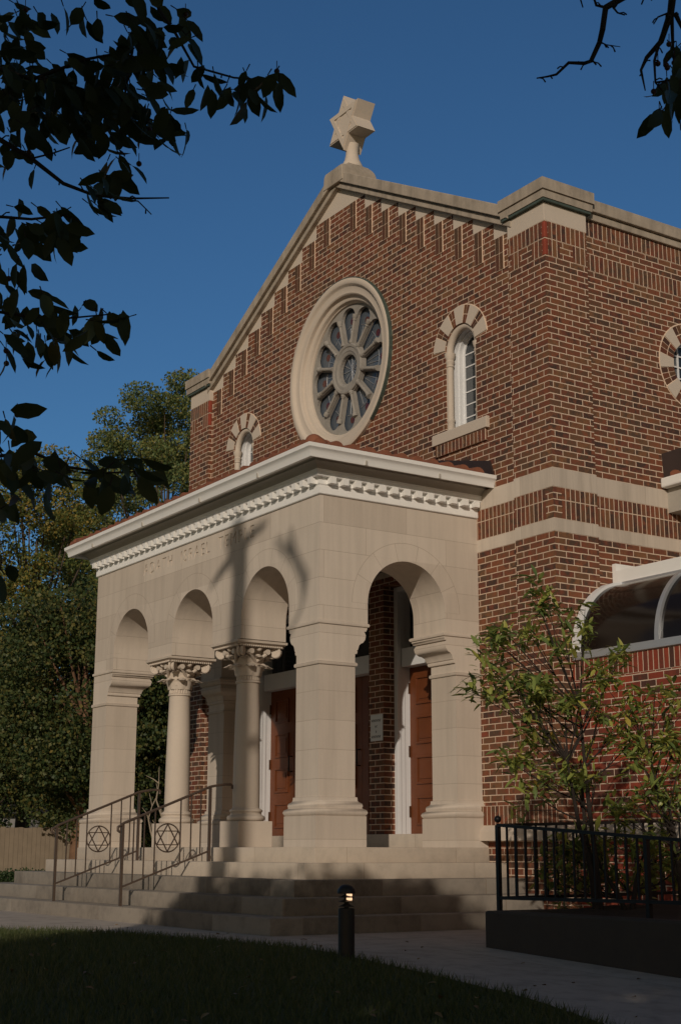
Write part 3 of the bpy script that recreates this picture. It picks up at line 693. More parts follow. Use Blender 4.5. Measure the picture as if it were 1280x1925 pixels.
# columns
def column(cx_):
    cy_ = TK / 2
    c = MB().lathe([(.150, .425), (.150, .60), (.146, 1.0), (.138, 1.4), (.127, 1.795), (.128, 1.80)], (cx_, cy_, 0), 'z', 36).build('column', 'stone', por)
    mb = MB().box(cx_ - .215, cx_ + .215, cy_ - .215, cy_ + .215, .0005, .28)
    mb.build('plinth', 'stone', c, False, bevel=.005)
    tor = [(.17, .281)] + [(.185 + .027 * math.cos(a), .312 + .031 * math.sin(a)) for a in [R(-80 + 20 * i) for i in range(9)]] + [(.178, .348), (.17, .36), (.172, .372)] + [(.166 + .018 * math.cos(a), .392 + .018 * math.sin(a)) for a in [R(-80 + 20 * i) for i in range(9)]] + [(.158, .414), (.150, .426)]
    MB().lathe(tor, (cx_, cy_, 0), 'z', 36).build('column_base', 'stone', c)
    nk = MB().lathe([(.128, 1.797)] + [(.13 + .014 * math.cos(a), 1.811 + .013 * math.sin(a)) for a in [R(-80 + 20 * i) for i in range(9)]] + [(.125, 1.826), (.124, 1.83)], (cx_, cy_, 0), 'z', 36)
    for k in range(26):
        a = 2 * math.pi * k / 26; nk.tube([(cx_ + .121 * math.cos(a), cy_ + .121 * math.sin(a), 1.83), (cx_ + .121 * math.cos(a), cy_ + .121 * math.sin(a), 1.93)], .0125, 6)
    nk.build('fluted_neck', 'stone', c)
    cp = MB().lathe([(.122, 1.83), (.124, 1.95), (.135, 2.05), (.17, 2.14), (.215, 2.19)], (cx_, cy_, 0), 'z', 28)
    def leaf(a, z0, z1, r0, out, wd_):
        d_ = Vector((math.cos(a), math.sin(a), 0)); n_ = Vector((-math.sin(a), math.cos(a), 0)); rows = []
        N = 9
        for i in range(N):
            t_ = i / (N - 1)
            if t_ < .72: rr = r0 + .02 * t_ + out * .25 * t_ ** 2; zz = z0 + (z1 - z0) * t_ / .72
            else:
                q = (t_ - .72) / .28 * math.pi * .85; rr = r0 + .02 + out * .2 + out * .5 * (1 - math.cos(q)); zz = z1 + .022 * math.sin(q) - .012 * (1 - math.cos(q))
            ww = wd_ * (.75 + .35 * math.sin(math.pi * min(1, t_ * 1.15))) * (1 if t_ < .9 else .6) * (1 + .16 * (i % 2))
            rows.append((rr, zz, ww))
        vs = []; fs = []
        for rr, zz, ww in rows:
            for s_, e_ in ((-1, 0), (-.5, .016), (0, .026), (.5, .016), (1, 0)):
                p_ = Vector((cx_, cy_, zz)) + d_ * (rr + e_) + n_ * (ww * s_); vs.append(p_)
        for i in range(N - 1):
            for j in range(4): a_ = i * 5 + j; fs.append((a_, a_ + 1, a_ + 6, a_ + 5))
        b0 = len(vs)
        for rr, zz, ww in rows:
            for s_ in (-1, 1): vs.append(Vector((cx_, cy_, zz)) + d_ * (rr - .028) + n_ * (ww * s_ * .85))
        for i in range(N - 1):
            q = b0 + 2 * i
            fs += [(q, q + 1, q + 3, q + 2), (i * 5, q, q + 2, i * 5 + 5), (i * 5 + 4, i * 5 + 9, q + 3, q + 1)]
        q = b0 + 2 * (N - 1); e5 = 5 * (N - 1); fs.append((e5, e5 + 1, e5 + 2, e5 + 3, e5 + 4, q + 1, q))
        cp.add(vs, fs); rr, zz, ww = rows[-2]; cp.ball(Vector((cx_, cy_, zz - .006)) + d_ * (rr - .006), .034, 1, 1, .62, 8)
    for k in range(8): leaf(R(45 * k + 22.5), 1.875, 1.985, .122, .105, .060)
    for k in range(8): leaf(R(45 * k), 1.92, 2.085, .13, .11, .058)
    for k in range(4):         # corner scrolls
        a = R(90 * k + 45); d_ = Vector((math.cos(a), math.sin(a), 0)); n_ = Vector((-d_.y, d_.x, 0)); cc = Vector((cx_, cy_, 2.135)) + d_ * .315
        for s_ in (-1, 1):
            sp = [cc + d_ * (-.19) + Vector((0, 0, -.06)) + n_ * s_ * .022]
            for i in range(26):
                q = math.pi / 2 - i * .42; rr = .062 * (1 - i / 30)
                sp.append(cc + n_ * s_ * .022 + d_ * rr * math.cos(q) + Vector((0, 0, rr * math.sin(q))))
            cp.tube(sp, [.016] + [.017 - .00035 * i for i in range(26)], 7)
        cp.tube([cc - n_ * .03, cc + n_ * .03], .045, 14)
    for k in range(4):         # flowers and paired small scrolls on each face
        a = R(90 * k); d_ = Vector((math.cos(a), math.sin(a), 0)); n_ = Vector((-d_.y, d_.x, 0)); cc = Vector((cx_, cy_, 2.15)) + d_ * .24
        cp.ball(cc + Vector((0, 0, .02)), .034, 1, 1, .9, 8)
        for s_ in (-1, 1):
            c2 = cc + n_ * s_ * .105 + Vector((0, 0, -.012)); cp.tube([c2 - d_ * .06, c2 + d_ * .02], .032, 12)
            cp.tube([cc - d_ * .08 + Vector((0, 0, -.12)), c2 - d_ * .01 + Vector((0, 0, -.02))], [.018, .02], 7)
    cp.build('capital', 'stone', c, angle=50)
    h = .305
    ab = MB().stack([(2.185, cx_ - h + .03, cx_ + h - .03, cy_ - h + .03, cy_ + h - .03), (2.20, cx_ - h + .022, cx_ + h - .022, cy_ - h + .022, cy_ + h - .022), (2.202, cx_ - h + .01, cx_ + h - .01, cy_ - h + .01, cy_ + h - .01), (2.22, cx_ - h - .006, cx_ + h + .006, cy_ - h - .006, cy_ + h + .006), (2.222, cx_ - h - .014, cx_ + h + .014, cy_ - h - .014, cy_ + h + .014), (2.245, cx_ - h - .018, cx_ + h + .018, cy_ - h - .018, cy_ + h + .018), (2.2545, cx_ - h - .006, cx_ + h + .006, cy_ - h - .006, cy_ + h + .006)])
    for k in range(20):
        q = -h + .03 + (2 * h - .06) * (k + .5) / 20
        for p_ in ((cx_ + q, cy_ - h + .012), (cx_ + q, cy_ + h - .012), (cx_ - h + .012, cy_ + q), (cx_ + h - .012, cy_ + q)): ab.ball((p_[0], p_[1], 2.191), .012, n=5)
    ab.build('abacus', 'stone', c, angle=50)
for cx_ in (-1.9465, -3.63): column(cx_)
# cornice swept round three sides
def sweep(prof, mt, name, parent):
    mb = MB(); vs = []; n = len(prof); fs = []
    for o_, z in prof: vs += [(-W - o_, D - .0025, z), (-W - o_, -o_, z), (o_, -o_, z), (o_, D - .0025, z)]
    for i in range(n):
        j = (i + 1) % n
        for k in range(3): fs.append((4 * i + k, 4 * i + k + 1, 4 * j + k + 1, 4 * j + k))
    fs.append(tuple(4 * i for i in range(n))); fs.append(tuple(4 * i + 3 for i in reversed(range(n))))
    return mb.add(vs, fs).build(name, mt, parent, angle=30)
cor = sweep([(-.3, H1 + .0005), (.014, H1 + .0005), (.022, H1 + .008), (.022, 3.655), (.03, 3.668), (.03, 3.735), (.082, 3.735), (.088, 3.742), (.088, 3.772), (.098, 3.785), (.098, 3.80), (.105, 3.803), (-.3, 3.803)], 'white', 'cornice', por)
sweep([(-.3, 3.8035), (.10, 3.8035), (.112, 3.825), (.135, 3.85), (.17, 3.868), (.175, 3.888), (.25, 3.892), (.25, 3.93), (-.3, 3.93)], 'soffit', 'cove', cor)
sweep([(.245, 3.868), (.312, 3.852), (.318, 3.868), (.325, 3.905), (.34, 3.93), (.358, 3.945), (.362, 3.985), (.352, 3.985), (.345, 3.95), (.26, 3.90)], 'white', 'gutter', por)
for x_ in (-W + .5, -W + 2.0, -W + 3.5, -.75):
    MB().box(x_, x_ + .018, -.333, -.30, 3.851, 3.90).build('gutter_joint', 'soffit', por, False)
for y_ in (.35, 1.3): MB().box(.30, .333, y_, y_ + .018, 3.851, 3.90).build('gutter_joint', 'soffit', por, False)
d0 = MB().stack([(3.668, -.036, .036, -.066, .0), (3.67, -.036, .036, -.070, .0), (3.7345, -.036, .036, -.074, .0)]).build('dentil', 'white', cor, False)
d0.location += Vector((-.055, -.0301, 0))
nd = 36
for k in range(1, nd): dup(d0, cor, (-(W - .0) / (nd - .35) * k, 0, 0))
d1 = MB().stack([(3.668, .0, .066, -.036, .036), (3.67, .0, .070, -.036, .036), (3.7345, .0, .074, -.036, .036)]).build('dentil', 'white', cor, False)
d1.location += Vector((.0301, .10, 0))
for k in range(1, 13): dup(d1, cor, (0, .158 * k, 0))
# tiled hip roof
E0, ZE, RS = .305, 3.972, .234
rf = MB()
rf.add([(-W - E0, -E0, ZE), (E0, -E0, ZE), (E0, D, ZE), (-W - E0, D, ZE), (-W - E0 + E0 + D, D, ZE + RS * (E0 + D)), (E0 - E0 - D, D, ZE + RS * (E0 + D))],
       [(0, 1, 5, 4), (1, 2, 5), (3, 0, 4), (2, 3, 4, 5)])
roof = rf.build('tiled_roof', 'tile', por, False)
def tile_rows(mb, origin, along, upd, n, pitch_, lens):
    for i in range(n):
        L = lens(i * pitch_ + pitch_ / 2)
        if L < .08: continue
        k = max(1, math.ceil(L / .34))
        for j in range(k):
            a0 = -.02 + j * .34; a1 = min(L, a0 + .37)
            if a1 - a0 < .05: continue
            vs = []; sg = 7
            for a_, r_, lift in ((a0, .078, .034), (a1, .062, .010)):
                p_ = origin + along * (i * pitch_ + pitch_ / 2) + upd * a_
                for s_ in range(sg + 1):
                    q = math.pi * s_ / sg; vs.append(p_ + along * (r_ * math.cos(q)) + Vector((0, 0, r_ * .85 * math.sin(q) + lift - .012)))
            fs = [(s_, s_ + 1, s_ + sg + 2, s_ + sg + 1) for s_ in range(sg)] + [tuple(range(sg, -1, -1))]
            mb.add(vs, fs)
mb = MB(); u_ = Vector((0, 1, RS)); LX = W + 2 * E0
tile_rows(mb, Vector((-W - E0, -E0, ZE)), Vector((1, 0, 0)), u_, int(LX / .205), .205, lambda s_: min(s_, LX - s_, D + E0))
tile_rows(mb, Vector((E0, -E0, ZE)), Vector((0, 1, 0)), Vector((-1, 0, RS)), int((D + E0) / .205), .205, lambda s_: s_)
tile_rows(mb, Vector((-W - E0, -E0, ZE)), Vector((0, 1, 0)), Vector((1, 0, RS)), int((D + E0) / .205), .205, lambda s_: s_)
mb.build('barrel_tiles', 'tile', roof)
mb = MB()
for sx in (1, -1):
    x0 = E0 - .04 if sx > 0 else -W - E0 + .04
    p0 = Vector((x0 - sx * .05, -E0 + .09, ZE + .05)); d_ = Vector((-sx, 1, RS))
    for j in range(7):
        a = p0 + d_ * (.33 * j); b2 = p0 + d_ * (.33 * j + .37); mb.tube([a, a + d_ * .06, b2], [.094, .095, .08], 14)
    mb.ball(p0, .096, n=10)
mb.build('hip_tiles', 'tile', roof)
mb = MB()
zz = lambda x: ZE + RS * (E0 - x)
mb.add([(.32, D - .03, zz(.32) - .02), (-1.9, D - .03, zz(-1.9) - .02), (-1.9, D - .03, zz(-1.9) + .19), (.27, D - .03, zz(.27) + .19), (.32, D - .03, zz(.32) + .06)] + [(.32, D - .003, zz(.32) - .02), (-1.9, D - .003, zz(-1.9) - .02), (-1.9, D - .003, zz(-1.9) + .19), (.27, D - .003, zz(.27) + .19), (.32, D - .003, zz(.32) + .06)],
       [(0, 1, 2, 3, 4), (9, 8, 7, 6, 5), (0, 5, 6, 1), (2, 7, 8, 3), (3, 8, 9, 4), (4, 9, 5, 0)])
mb.build('wall_flashing', 'lead', roof, False)
# sign beside the right door
sg = thing('wall_sign', (-1.96, D, 1.4), 'small white notice on the dark brick between two porch doors', 'sign')
MB().box(-2.085, -1.835, D - .012, D - .002, 1.235, 1.548).build('sign_plate', 'signw', sg, False, bevel=.004)
mb = MB()
for zc, word in ((1.475, 8), (1.405, 2), (1.345, 1), (1.285, 8)):
    for k in range(word):
        x0 = -1.96 + (k - word / 2) * .025
        mb.box(x0, x0 + .006, D - .014, D - .011, zc - .015, zc + .015); mb.box(x0 + .0065, x0 + .019, D - .0138, D - .0112, zc + (.010 if k % 2 else -.004), zc + (.015 if k % 2 else .002))
mb.build('sign_marks', 'ink', sg, False)
# star finial on the gable
st = thing('star_finial', (XC, 2.25, 8.95), 'carved stone six pointed star standing on the gable peak', 'finial')
def star_pts(r, cz_, rin=None):
    rin = rin or r / math.sqrt(3); out = []
    for k in range(12):
        a = R(90 + 30 * k); q = r if k % 2 == 0 else rin; out.append((XC + q * math.cos(a), cz_ + q * math.sin(a)))
    return out
SZ, SR, SY0, SY1 = 9.70, .41, 2.12, 2.40
MB().slab([star_pts(SR, SZ)], SY0, SY1).build('star', 'stone', st, False)
mb = MB()                      # interlaced raised triangles on the face
for k0 in (0, 1):
    tri = lambda r: [(XC + r * math.cos(R(90 + 60 * k0 + 120 * i)), SZ + r * math.sin(R(90 + 60 * k0 + 120 * i))) for i in range(3)]
    mb.slab([tri(SR - .03), list(reversed(tri(SR - .16)))], SY0 - .010 - .006 * k0, SY0 + .01)
mb.build('star_bands', 'stone', st, False)
sm = (SY0 + SY1) / 2
mb = MB().lathe([(.085, .30), (.085, .62), (.09, .25), (.105, .18), (.135, .12), (.15, .09), (.15, .06)][2:] , (XC, sm, 8.98), 'z', 24)
mb.lathe([(.10, .42), (.088, .34), (.086, .28), (.09, .25)], (XC, sm, 8.98), 'z', 24)
mb.build('star_stem', 'stone', st)
MB().stack([(8.72, XC - .24, XC + .24, D - .125, D + .44), (8.90, XC - .22, XC + .22, D - .125, D + .44), (8.955, XC - .20, XC + .20, D - .115, D + .43), (9.00, XC - .17, XC + .17, D + .0, D + .41), (9.045, XC - .14, XC + .14, D + .04, D + .36)]).build('star_pedestal', 'coping', st, False, bevel=.008)
# ------------------------------------------------------------------ ramp wing with curved glazing
wing = thing('ramp_wing', (3.5, 2.4, -.8), 'new red brick side wing topped by curved dark glazing and white fascia', 'building wing')
WY = 2.2
MB().box(XR + .004, 9, WY, WY + .25, BASE, 1.637).build('wing_wall', 'new_brick', wing, False)
MB().box(XR + .004, 9, WY - .002, WY + .25, 1.6372, 1.84).build('wing_upright_course', 'new_soldier', wing, False)
MB().stack([(.07, XR + .052, 9, WY - .055, WY + .1), (.165, XR + .052, 9, WY - .055, WY + .1), (.225, XR + .052, 9, WY - .001, WY + .1)]).build('wing_water_table', 'stone', wing, False)
MB().box(XR + .02, 9, WY - .03, WY + .1, 1.8405, 1.92).build('glazing_sill', 'alu', wing, False, bevel=.006)
GR, GH, GZ, GY1 = .66, .76, 1.92, WY + .68
gp = [(WY + .02 + GR * (1 - math.cos(R(90 * i / 16))), GZ + GH * math.sin(R(90 * i / 16))) for i in range(17)]
def curved(x0, x1, t0, t1, mt, name):
    mb = MB(); vs = []; fs = []
    for y_, z_ in gp:
        ny, nz = -(WY + .02 + GR - y_) / GR, (z_ - GZ) / GH; l_ = math.hypot(ny, nz); ny, nz = ny / l_, nz / l_
        vs += [(x0, y_ + ny * t0, z_ + nz * t0), (x1, y_ + ny * t0, z_ + nz * t0), (x1, y_ + ny * t1, z_ + nz * t1), (x0, y_ + ny * t1, z_ + nz * t1)]
    for i in range(len(gp) - 1):
        for k in range(4): a = 4 * i + k; b2 = 4 * i + (k + 1) % 4; fs.append((a, b2, b2 + 4, a + 4))
    fs += [(0, 1, 2, 3), tuple(4 * (len(gp) - 1) + k for k in (3, 2, 1, 0))]
    return mb.add(vs, fs).build(name, mt, wing)
curved(XR + .10, 9, -.012, 0, 'tint', 'curved_glazing')
curved(XR - .03, XR + .10, -.05, .03, 'frame_white', 'end_rib')
for k in range(1, 7): curved(XR + .03 + 1.12 * k, XR + .085 + 1.12 * k, -.02, .03, 'alu', 'glazing_rib')
ZF = GZ + GH
MB().box(XR + .0, 9, GY1 - .03, GY1 + .04, ZF + .03, ZF + .165).build('fascia', 'white', wing, False, bevel=.005)
MB().box(XR - .03, 9, GY1 - .05, GY1 + .03, ZF - .03, ZF + .028).build('head_rail', 'alu', wing, False)
MB().box(XR - .055, XR - .004, GY1 - .025, GY1 + 2, ZF - .06, ZF + .245).build('wall_board', 'white', wing, False)
MB().box(XR - .03, 9, GY1 + .041, 8, ZF + .05, ZF + .10).build('wing_roof', 'lead', wing, False)
MB().box(XR - .055, 9, WY + .3, 3.2, BASE, .2).build('wing_base', 'new_brick', wing, False)
# side porch seen at the right edge
sp_ = thing('side_porch', (2.6, 5, 0), 'tiled side porch roof with dark flashing and white gutter at the right edge', 'porch')
y0 = 3.74
MB().box(SX + .001, 4.2, y0 + .35, 6.5, -.9, 3.6).build('porch_wall', 'stone', sp_, False)
MB().add([(SX + .001, y0, 3.98), (4.5, y0, 3.98), (4.5, 6.8, 3.98), (SX + .001, 6.8, 3.98), (SX + .001, 5.1, 4.3), (3.2, 5.1, 4.3)], [(0, 1, 5, 4), (1, 2, 5), (2, 3, 4, 5), (0, 4, 3), (3, 2, 1, 0)]).build('porch_roof', 'tile', sp_, False)
mb = MB(); tile_rows(mb, Vector((SX + .05, y0, 3.98)), Vector((1, 0, 0)), Vector((0, 1, RS)), 17, .168, lambda s_: 1.2); mb.build('porch_tiles', 'tile', sp_)
MB().box(SX + .001, 4.55, y0 - .10, y0, 3.87, 3.985).build('porch_gutter', 'white', sp_, False, bevel=.02)
MB().box(SX + .001, 4.4, y0 + .001, y0 + .35, 3.6, 3.9).build('porch_soffit', 'soffit', sp_, False)
MB().add([(SX + .002, y0 - .04, 3.99), (SX + .002, y0 - .06, 4.27), (SX + .55, y0 + .1, 4.34), (SX + .55, y0 + .1, 4.0), (SX + .002, y0 + .0, 3.99), (SX + .002, y0 - .02, 4.27), (SX + .55, y0 + .14, 4.34), (SX + .55, y0 + .14, 4.0)], [(0, 1, 2, 3), (7, 6, 5, 4), (0, 4, 5, 1), (1, 5, 6, 2), (2, 6, 7, 3), (3, 7, 4, 0)]).build('porch_flashing', 'lead', sp_, False)
# ------------------------------------------------------------------ planter, guard fences, shrubs
pl = thing('planter_curb', (3.4, -.5, -.75), 'low dark stained concrete planter wall beside the walk', 'planter')
zt = -.477
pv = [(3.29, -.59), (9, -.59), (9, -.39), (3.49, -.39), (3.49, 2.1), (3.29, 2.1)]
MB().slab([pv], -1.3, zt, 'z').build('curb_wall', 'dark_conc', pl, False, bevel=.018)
mb = MB(); nx, ny = 34, 16; vs = []
for i in range(nx + 1):
    for j in range(ny + 1): vs.append((3.48 + 5.5 * i / nx, -.395 + 2.59 * j / ny, -.53 + .09 * math.sin(j / ny * 3.1) + random.uniform(-.02, .02)))
fs = [(i * (ny + 1) + j, (i + 1) * (ny + 1) + j, (i + 1) * (ny + 1) + j + 1, i * (ny + 1) + j + 1) for i in range(nx) for j in range(ny)]
o = mb.add(vs, fs).build('planting_soil', 'mulch', None); tag(o, kind='structure')
def guard(p0, p1, top0, top1, bot0, bot1, label):
    p0, p1 = Vector(p0), Vector(p1); L = (p1 - p0).length; d_ = (p1 - p0) / L
    o = thing('guard_fence', (p0.x, p0.y, zt), label, 'fence', 'black iron guard fences on the planter')
    lt = lambda s_: top0 + (top1 - top0) * s_ / L; lb = lambda s_: bot0 + (bot1 - bot0) * s_ / L
    mb = MB().bar(p0 + Vector((0, 0, lt(0))), p1 + Vector((0, 0, lt(L))), .034, .024); mb.build('top_rail', 'iron', o, False)
    MB().bar(p0 + Vector((0, 0, lb(0))), p1 + Vector((0, 0, lb(L))), .03, .025).build('bottom_rail', 'iron', o, False)
    s_ = 0 if top1 < top0 else 1.6
    while s_ <= L + .01:
        q = p0 + d_ * s_; MB().box(q.x - .0165, q.x + .0165, q.y - .0165, q.y + .0165, zt - .1, lt(s_)).build('post', 'iron', o, False); s_ += 1.6
    n = int(L / .108)
    b0 = None
    for i in range(1, n + 1):
        s_ = i * .108
        if abs((s_ + .8) % 1.6 - .8) < .04: continue
        q = p0 + d_ * s_
        MB().box(q.x - .007, q.x + .007, q.y - .007, q.y + .007, lb(s_), lt(s_) - .012).build('baluster', 'iron', o, False)
    if top1 < top0: MB().ball((p0.x, p0.y, top0 + .045), .028).build('post_cap', 'iron', o)
guard((3.2, -.365, 0), (7.6, -.365, 0), .163, -.12, -.389, -.345, 'black iron fence sloping along the front of the planter wall')
guard((3.2, -.30, 0), (3.2, 2.05, 0), .163, .235, -.39, -.37, 'black iron fence running back from the planter corner to the wing')
def leaves(pos, dirs, nrm, L, Wd, mt, parent, name='leaves', fold=.25, droop=.15, pf=(.75, 1.0, .62)):
    # pointed folded leaves: 2 x 3 quads each; numpy
    n = len(pos); d_ = dirs / np.linalg.norm(dirs, axis=1, keepdims=True)
    s_ = np.cross(d_, nrm); s_ /= np.linalg.norm(s_, axis=1, keepdims=True) + 1e-9; u = np.cross(s_, d_)
    L = L[:, None]; Wd = Wd[:, None]; V = []
    for t_, ww in ((0, .0), (.22, pf[0]), (.5, pf[1]), (.78, pf[2]), (1.0, .0)):
        c = pos + d_ * (L * t_) - u * (L * droop * t_ * t_)
        if ww == 0: V.append(c)
        else: V += [c - s_ * (Wd * ww * .5) + u * (Wd * ww * .5 * fold), c, c + s_ * (Wd * ww * .5) + u * (Wd * ww * .5 * fold)]
    V = np.stack(V, 1)          # n x 11
    q = np.array([[0, 2, 1, 1], [0, 3, 2, 2], [1, 2, 5, 4], [2, 3, 6, 5], [4, 5, 8, 7], [5, 6, 9, 8], [7, 8, 10, 10], [8, 9, 10, 10]])
    tris = []
    for a, b_, c, e_ in q:
        tris.append((a, b_, c))
        if e_ != c: tris.append((a, c, e_))
    tr = np.array(tris); F = (np.arange(n)[:, None, None] * 11 + tr[None]).reshape(-1, 3)
    o = raw_mesh(name, V.reshape(-1, 3), F, mt, parent)
    o.data.polygons.foreach_set('use_smooth', np.ones(len(F), dtype=bool)); return o
def unit(n): v = rng.normal(size=(n, 3)); return v / np.linalg.norm(v, axis=1, keepdims=True)
def shrub(base, stems, label, seed, nl, spread=.11):
    o = thing('young_shrub', base, label, 'shrub', 'leafy shrubs in the planter')
    r2 = random.Random(seed); tb = MB(); tips = []
    B = Vector(base)
    for top, clus in stems:
        T = Vector(top); mid = B.lerp(T, .5) + Vector((r2.uniform(-.05, .05), r2.uniform(-.05, .05), 0))
        pts = [B + Vector((r2.uniform(-.08, .08), r2.uniform(-.08, .08), -.1)), B.lerp(mid, .5), mid, mid.lerp(T, .5), T]
        tb.tube(pts, [.022, .02, .016, .012, .006], 8)
        for c in clus:
            c = Vector(c); s_ = min(.9, max(.25, (c.z - B.z) / max(.1, (T.z - B.z)) - .25)); a = B.lerp(T, s_)
            m_ = a.lerp(c, .5) + Vector((0, 0, -.03)); tb.tube([a, m_, c], [.009, .006, .003], 6); tips.append(c)
            for _ in range(3):
                e_ = c + Vector((r2.gauss(0, spread), r2.gauss(0, spread), r2.gauss(0, spread * .8))); tb.tube([m_, e_], [.004, .002], 5); tips.append(e_)
    tb.build('stems', 'twig', o)
    P_, D_ = [], []
    for t_ in tips:
        for _ in range(nl):
            q = Vector((r2.gauss(0, .05), r2.gauss(0, .05), r2.gauss(0, .05))); d_ = Vector((r2.gauss(0, 1), r2.gauss(0, 1), r2.gauss(.15, .6))).normalized()
            P_.append(t_ + q * .8); D_.append(d_)
    n = len(P_); P_ = np.array(P_); D_ = np.array(D_); N_ = unit(n) * .5 + np.array([0, 0, 1.0])
    leaves(P_, D_, N_, rng.uniform(.075, .155, n), rng.uniform(.024, .042, n), 'leaf_shrub', o)
def pp(x, y, d): p = at(x, y, d); return (p.x, p.y, p.z)
shrub((3.72, .22, -.5), [(pp(1085, 1290, 11.5), [pp(1010, 1135, 11.5), pp(950, 1190, 11.3), pp(1050, 1150, 11.6), pp(1000, 1200, 11.4), pp(935, 1210, 11.5), pp(925, 1262, 11.4), pp(1095, 1180, 11.5), pp(1050, 1225, 11.2), pp(985, 1290, 11.4)]),
      (pp(1060, 1400, 11.3), [pp(960, 1280, 11.2), pp(925, 1285, 11.3), pp(1010, 1300, 11.3), pp(1090, 1310, 11.1), pp(1060, 1330, 11.4), pp(1000, 1330, 11.2), pp(1130, 1270, 11.4), pp(1160, 1240, 11.4)]),
      (pp(1090, 1420, 11.6), [pp(1000, 1400, 11.5), pp(970, 1440, 11.5), pp(985, 1480, 11.6), pp(1060, 1450, 11.2), pp(1130, 1330, 11.3), pp(1160, 1360, 11.5), pp(1120, 1460, 11.4), pp(1040, 1390, 11.6), pp(1080, 1480, 11.5), pp(1180, 1400, 11.4)])],
      'taller leafy shrub with several dark stems in front of the brick pilaster', 3, 17)
shrub((4.05, .75, -.5), [(pp(1215, 1400, 11.4), [pp(1180, 1310, 11.4), pp(1230, 1300, 11.4), pp(1260, 1330, 11.5), pp(1210, 1360, 11.3), pp(1245, 1390, 11.4), pp(1190, 1400, 11.3), pp(1270, 1400, 11.4), pp(1225, 1440, 11.2)]),
      (pp(1250, 1480, 11.2), [pp(1210, 1490, 11.1), pp(1240, 1510, 11.2), pp(1270, 1460, 11.3), pp(1180, 1500, 11.2), pp(1255, 1540, 11.2), pp(1290, 1500, 11.2), pp(1165, 1530, 11.2)])],
      'smaller leafy shrub by the right edge in front of the red wing wall', 5, 13)
shrub((3.95, .3, -.52), [(pp(1110, 1590, 11.4), [pp(1050, 1600, 11.4), pp(1090, 1580, 11.3), pp(1130, 1600, 11.4), pp(1080, 1650, 11.3), pp(1120, 1660, 11.3), pp(1045, 1660, 11.4)]),
      (pp(1210, 1600, 11.2), [pp(1180, 1590, 11.2), pp(1220, 1580, 11.2), pp(1250, 1600, 11.2), pp(1200, 1650, 11.2), pp(1270, 1640, 11.2), pp(1160, 1650, 11.2)])],
      'low dark leafy shrub behind the front planter fence', 9, 18)
# ------------------------------------------------------------------ handrails
def handrail(x, label):
    o = thing('handrail', (x, -1.2, -.6), label, 'handrail', 'bronze handrails on the porch steps')
    A, B_ = Vector((x, -1.205, .227)), Vector((x, -.185, .63)); d_ = (B_ - A); sl = d_.z / d_.y
    zt_ = lambda y: A.z + (y - A.y) * sl
    tr = [(x, -1.235, .15), (x, -1.262, .165), (x, -1.262, .20), (x, -1.235, .215)] + [(x, y, zt_(y) + .012) for y in (-1.19, -.9, -.5, -.185)] + [(x, -.12, .655), (x, .0, .672), (x, .07, .672), (x, .085, .66), (x, .085, .625)]
    MB().tube(tr, .0145, 8).build('top_rail', 'rail', o)
    zb = lambda y: -.402 + (y + 1.191) * (.361 / 1.0)
    MB().bar((x, -1.2, zb(-1.2)), (x, -.185, zb(-.185)), .016, .018).build('bottom_rail', 'rail', o, False)
    for y, z0 in ((-1.205, -.596), (-.185, -.149)):
        MB().box(x - .0135, x + .0135, y - .0135, y + .0135, z0 - .01, zt_(y)).build('post', 'rail', o, False)
    for y in (-1.08, -.958, -.835, -.535, -.41, -.295):
        MB().box(x - .006, x + .006, y - .006, y + .006, zb(y), zt_(y)).build('baluster', 'rail', o, False)
    cy_, cz_, r_ = -.686, .095, .146
    mb = MB().lathe([(r_ + .0075 * math.cos(a), .0075 * math.sin(a)) for a in [2 * math.pi * i / 8 for i in range(8)]], (x, cy_, cz_), 'x', 40, close=True)
    for k0 in (0, 1):
        P3 = [Vector((x, cy_ + .142 * math.cos(R(90 + 60 * k0 + 120 * i)), cz_ + .142 * math.sin(R(90 + 60 * k0 + 120 * i)))) for i in range(3)]
        for i in range(3): mb.bar(P3[i] + Vector((.004 * k0, 0, 0)), P3[(i + 1) % 3] + Vector((.004 * k0, 0, 0)), .011, .011)
    mb.build('star_emblem', 'rail', o)
handrail(-1.9, 'right bronze step handrail with star in a ring, nearer the porch corner')
handrail(-3.68, 'left bronze step handrail with star in a ring, nearer the far porch pier')
# ------------------------------------------------------------------ bollard light
BX, BY = 3.5764, -2.0367; BZ = gz(BX)
bo = thing('bollard_light', (BX, BY, BZ), 'short dark bollard lamp with glowing louvres on the lawn edge', 'bollard light')
MB().lathe([(.001, -.05), (.057, -.05), (.057, .335), (.05, .34), (.001, .34)], (BX, BY, BZ), 'z', 28).build('bollard_post', 'bollard', bo)
mb = MB().lathe([(.001, .338), (.018, .338), (.018, .45)], (BX, BY, BZ), 'z', 14)
for z_ in (.352, .382, .412): mb.lathe([(.02, z_ + .010), (.056, z_ - .002), (.056, z_ + .002), (.02, z_ + .014)], (BX, BY, BZ), 'z', 28, close=True)
mb.build('louvres', 'bollard', bo)
MB().lathe([(.052, .436), (.063, .436), (.064, .447), (.058, .468), (.045, .485), (.025, .497), (.001, .501)], (BX, BY, BZ), 'z', 28).build('bollard_cap', 'bollard', bo)
lp = MB().lathe([(.016, .39), (.022, .392), (.022, .434), (.016, .436)], (BX + .014, BY + .012, BZ), 'z', 14); lp.build('lamp', 'lens', bo)
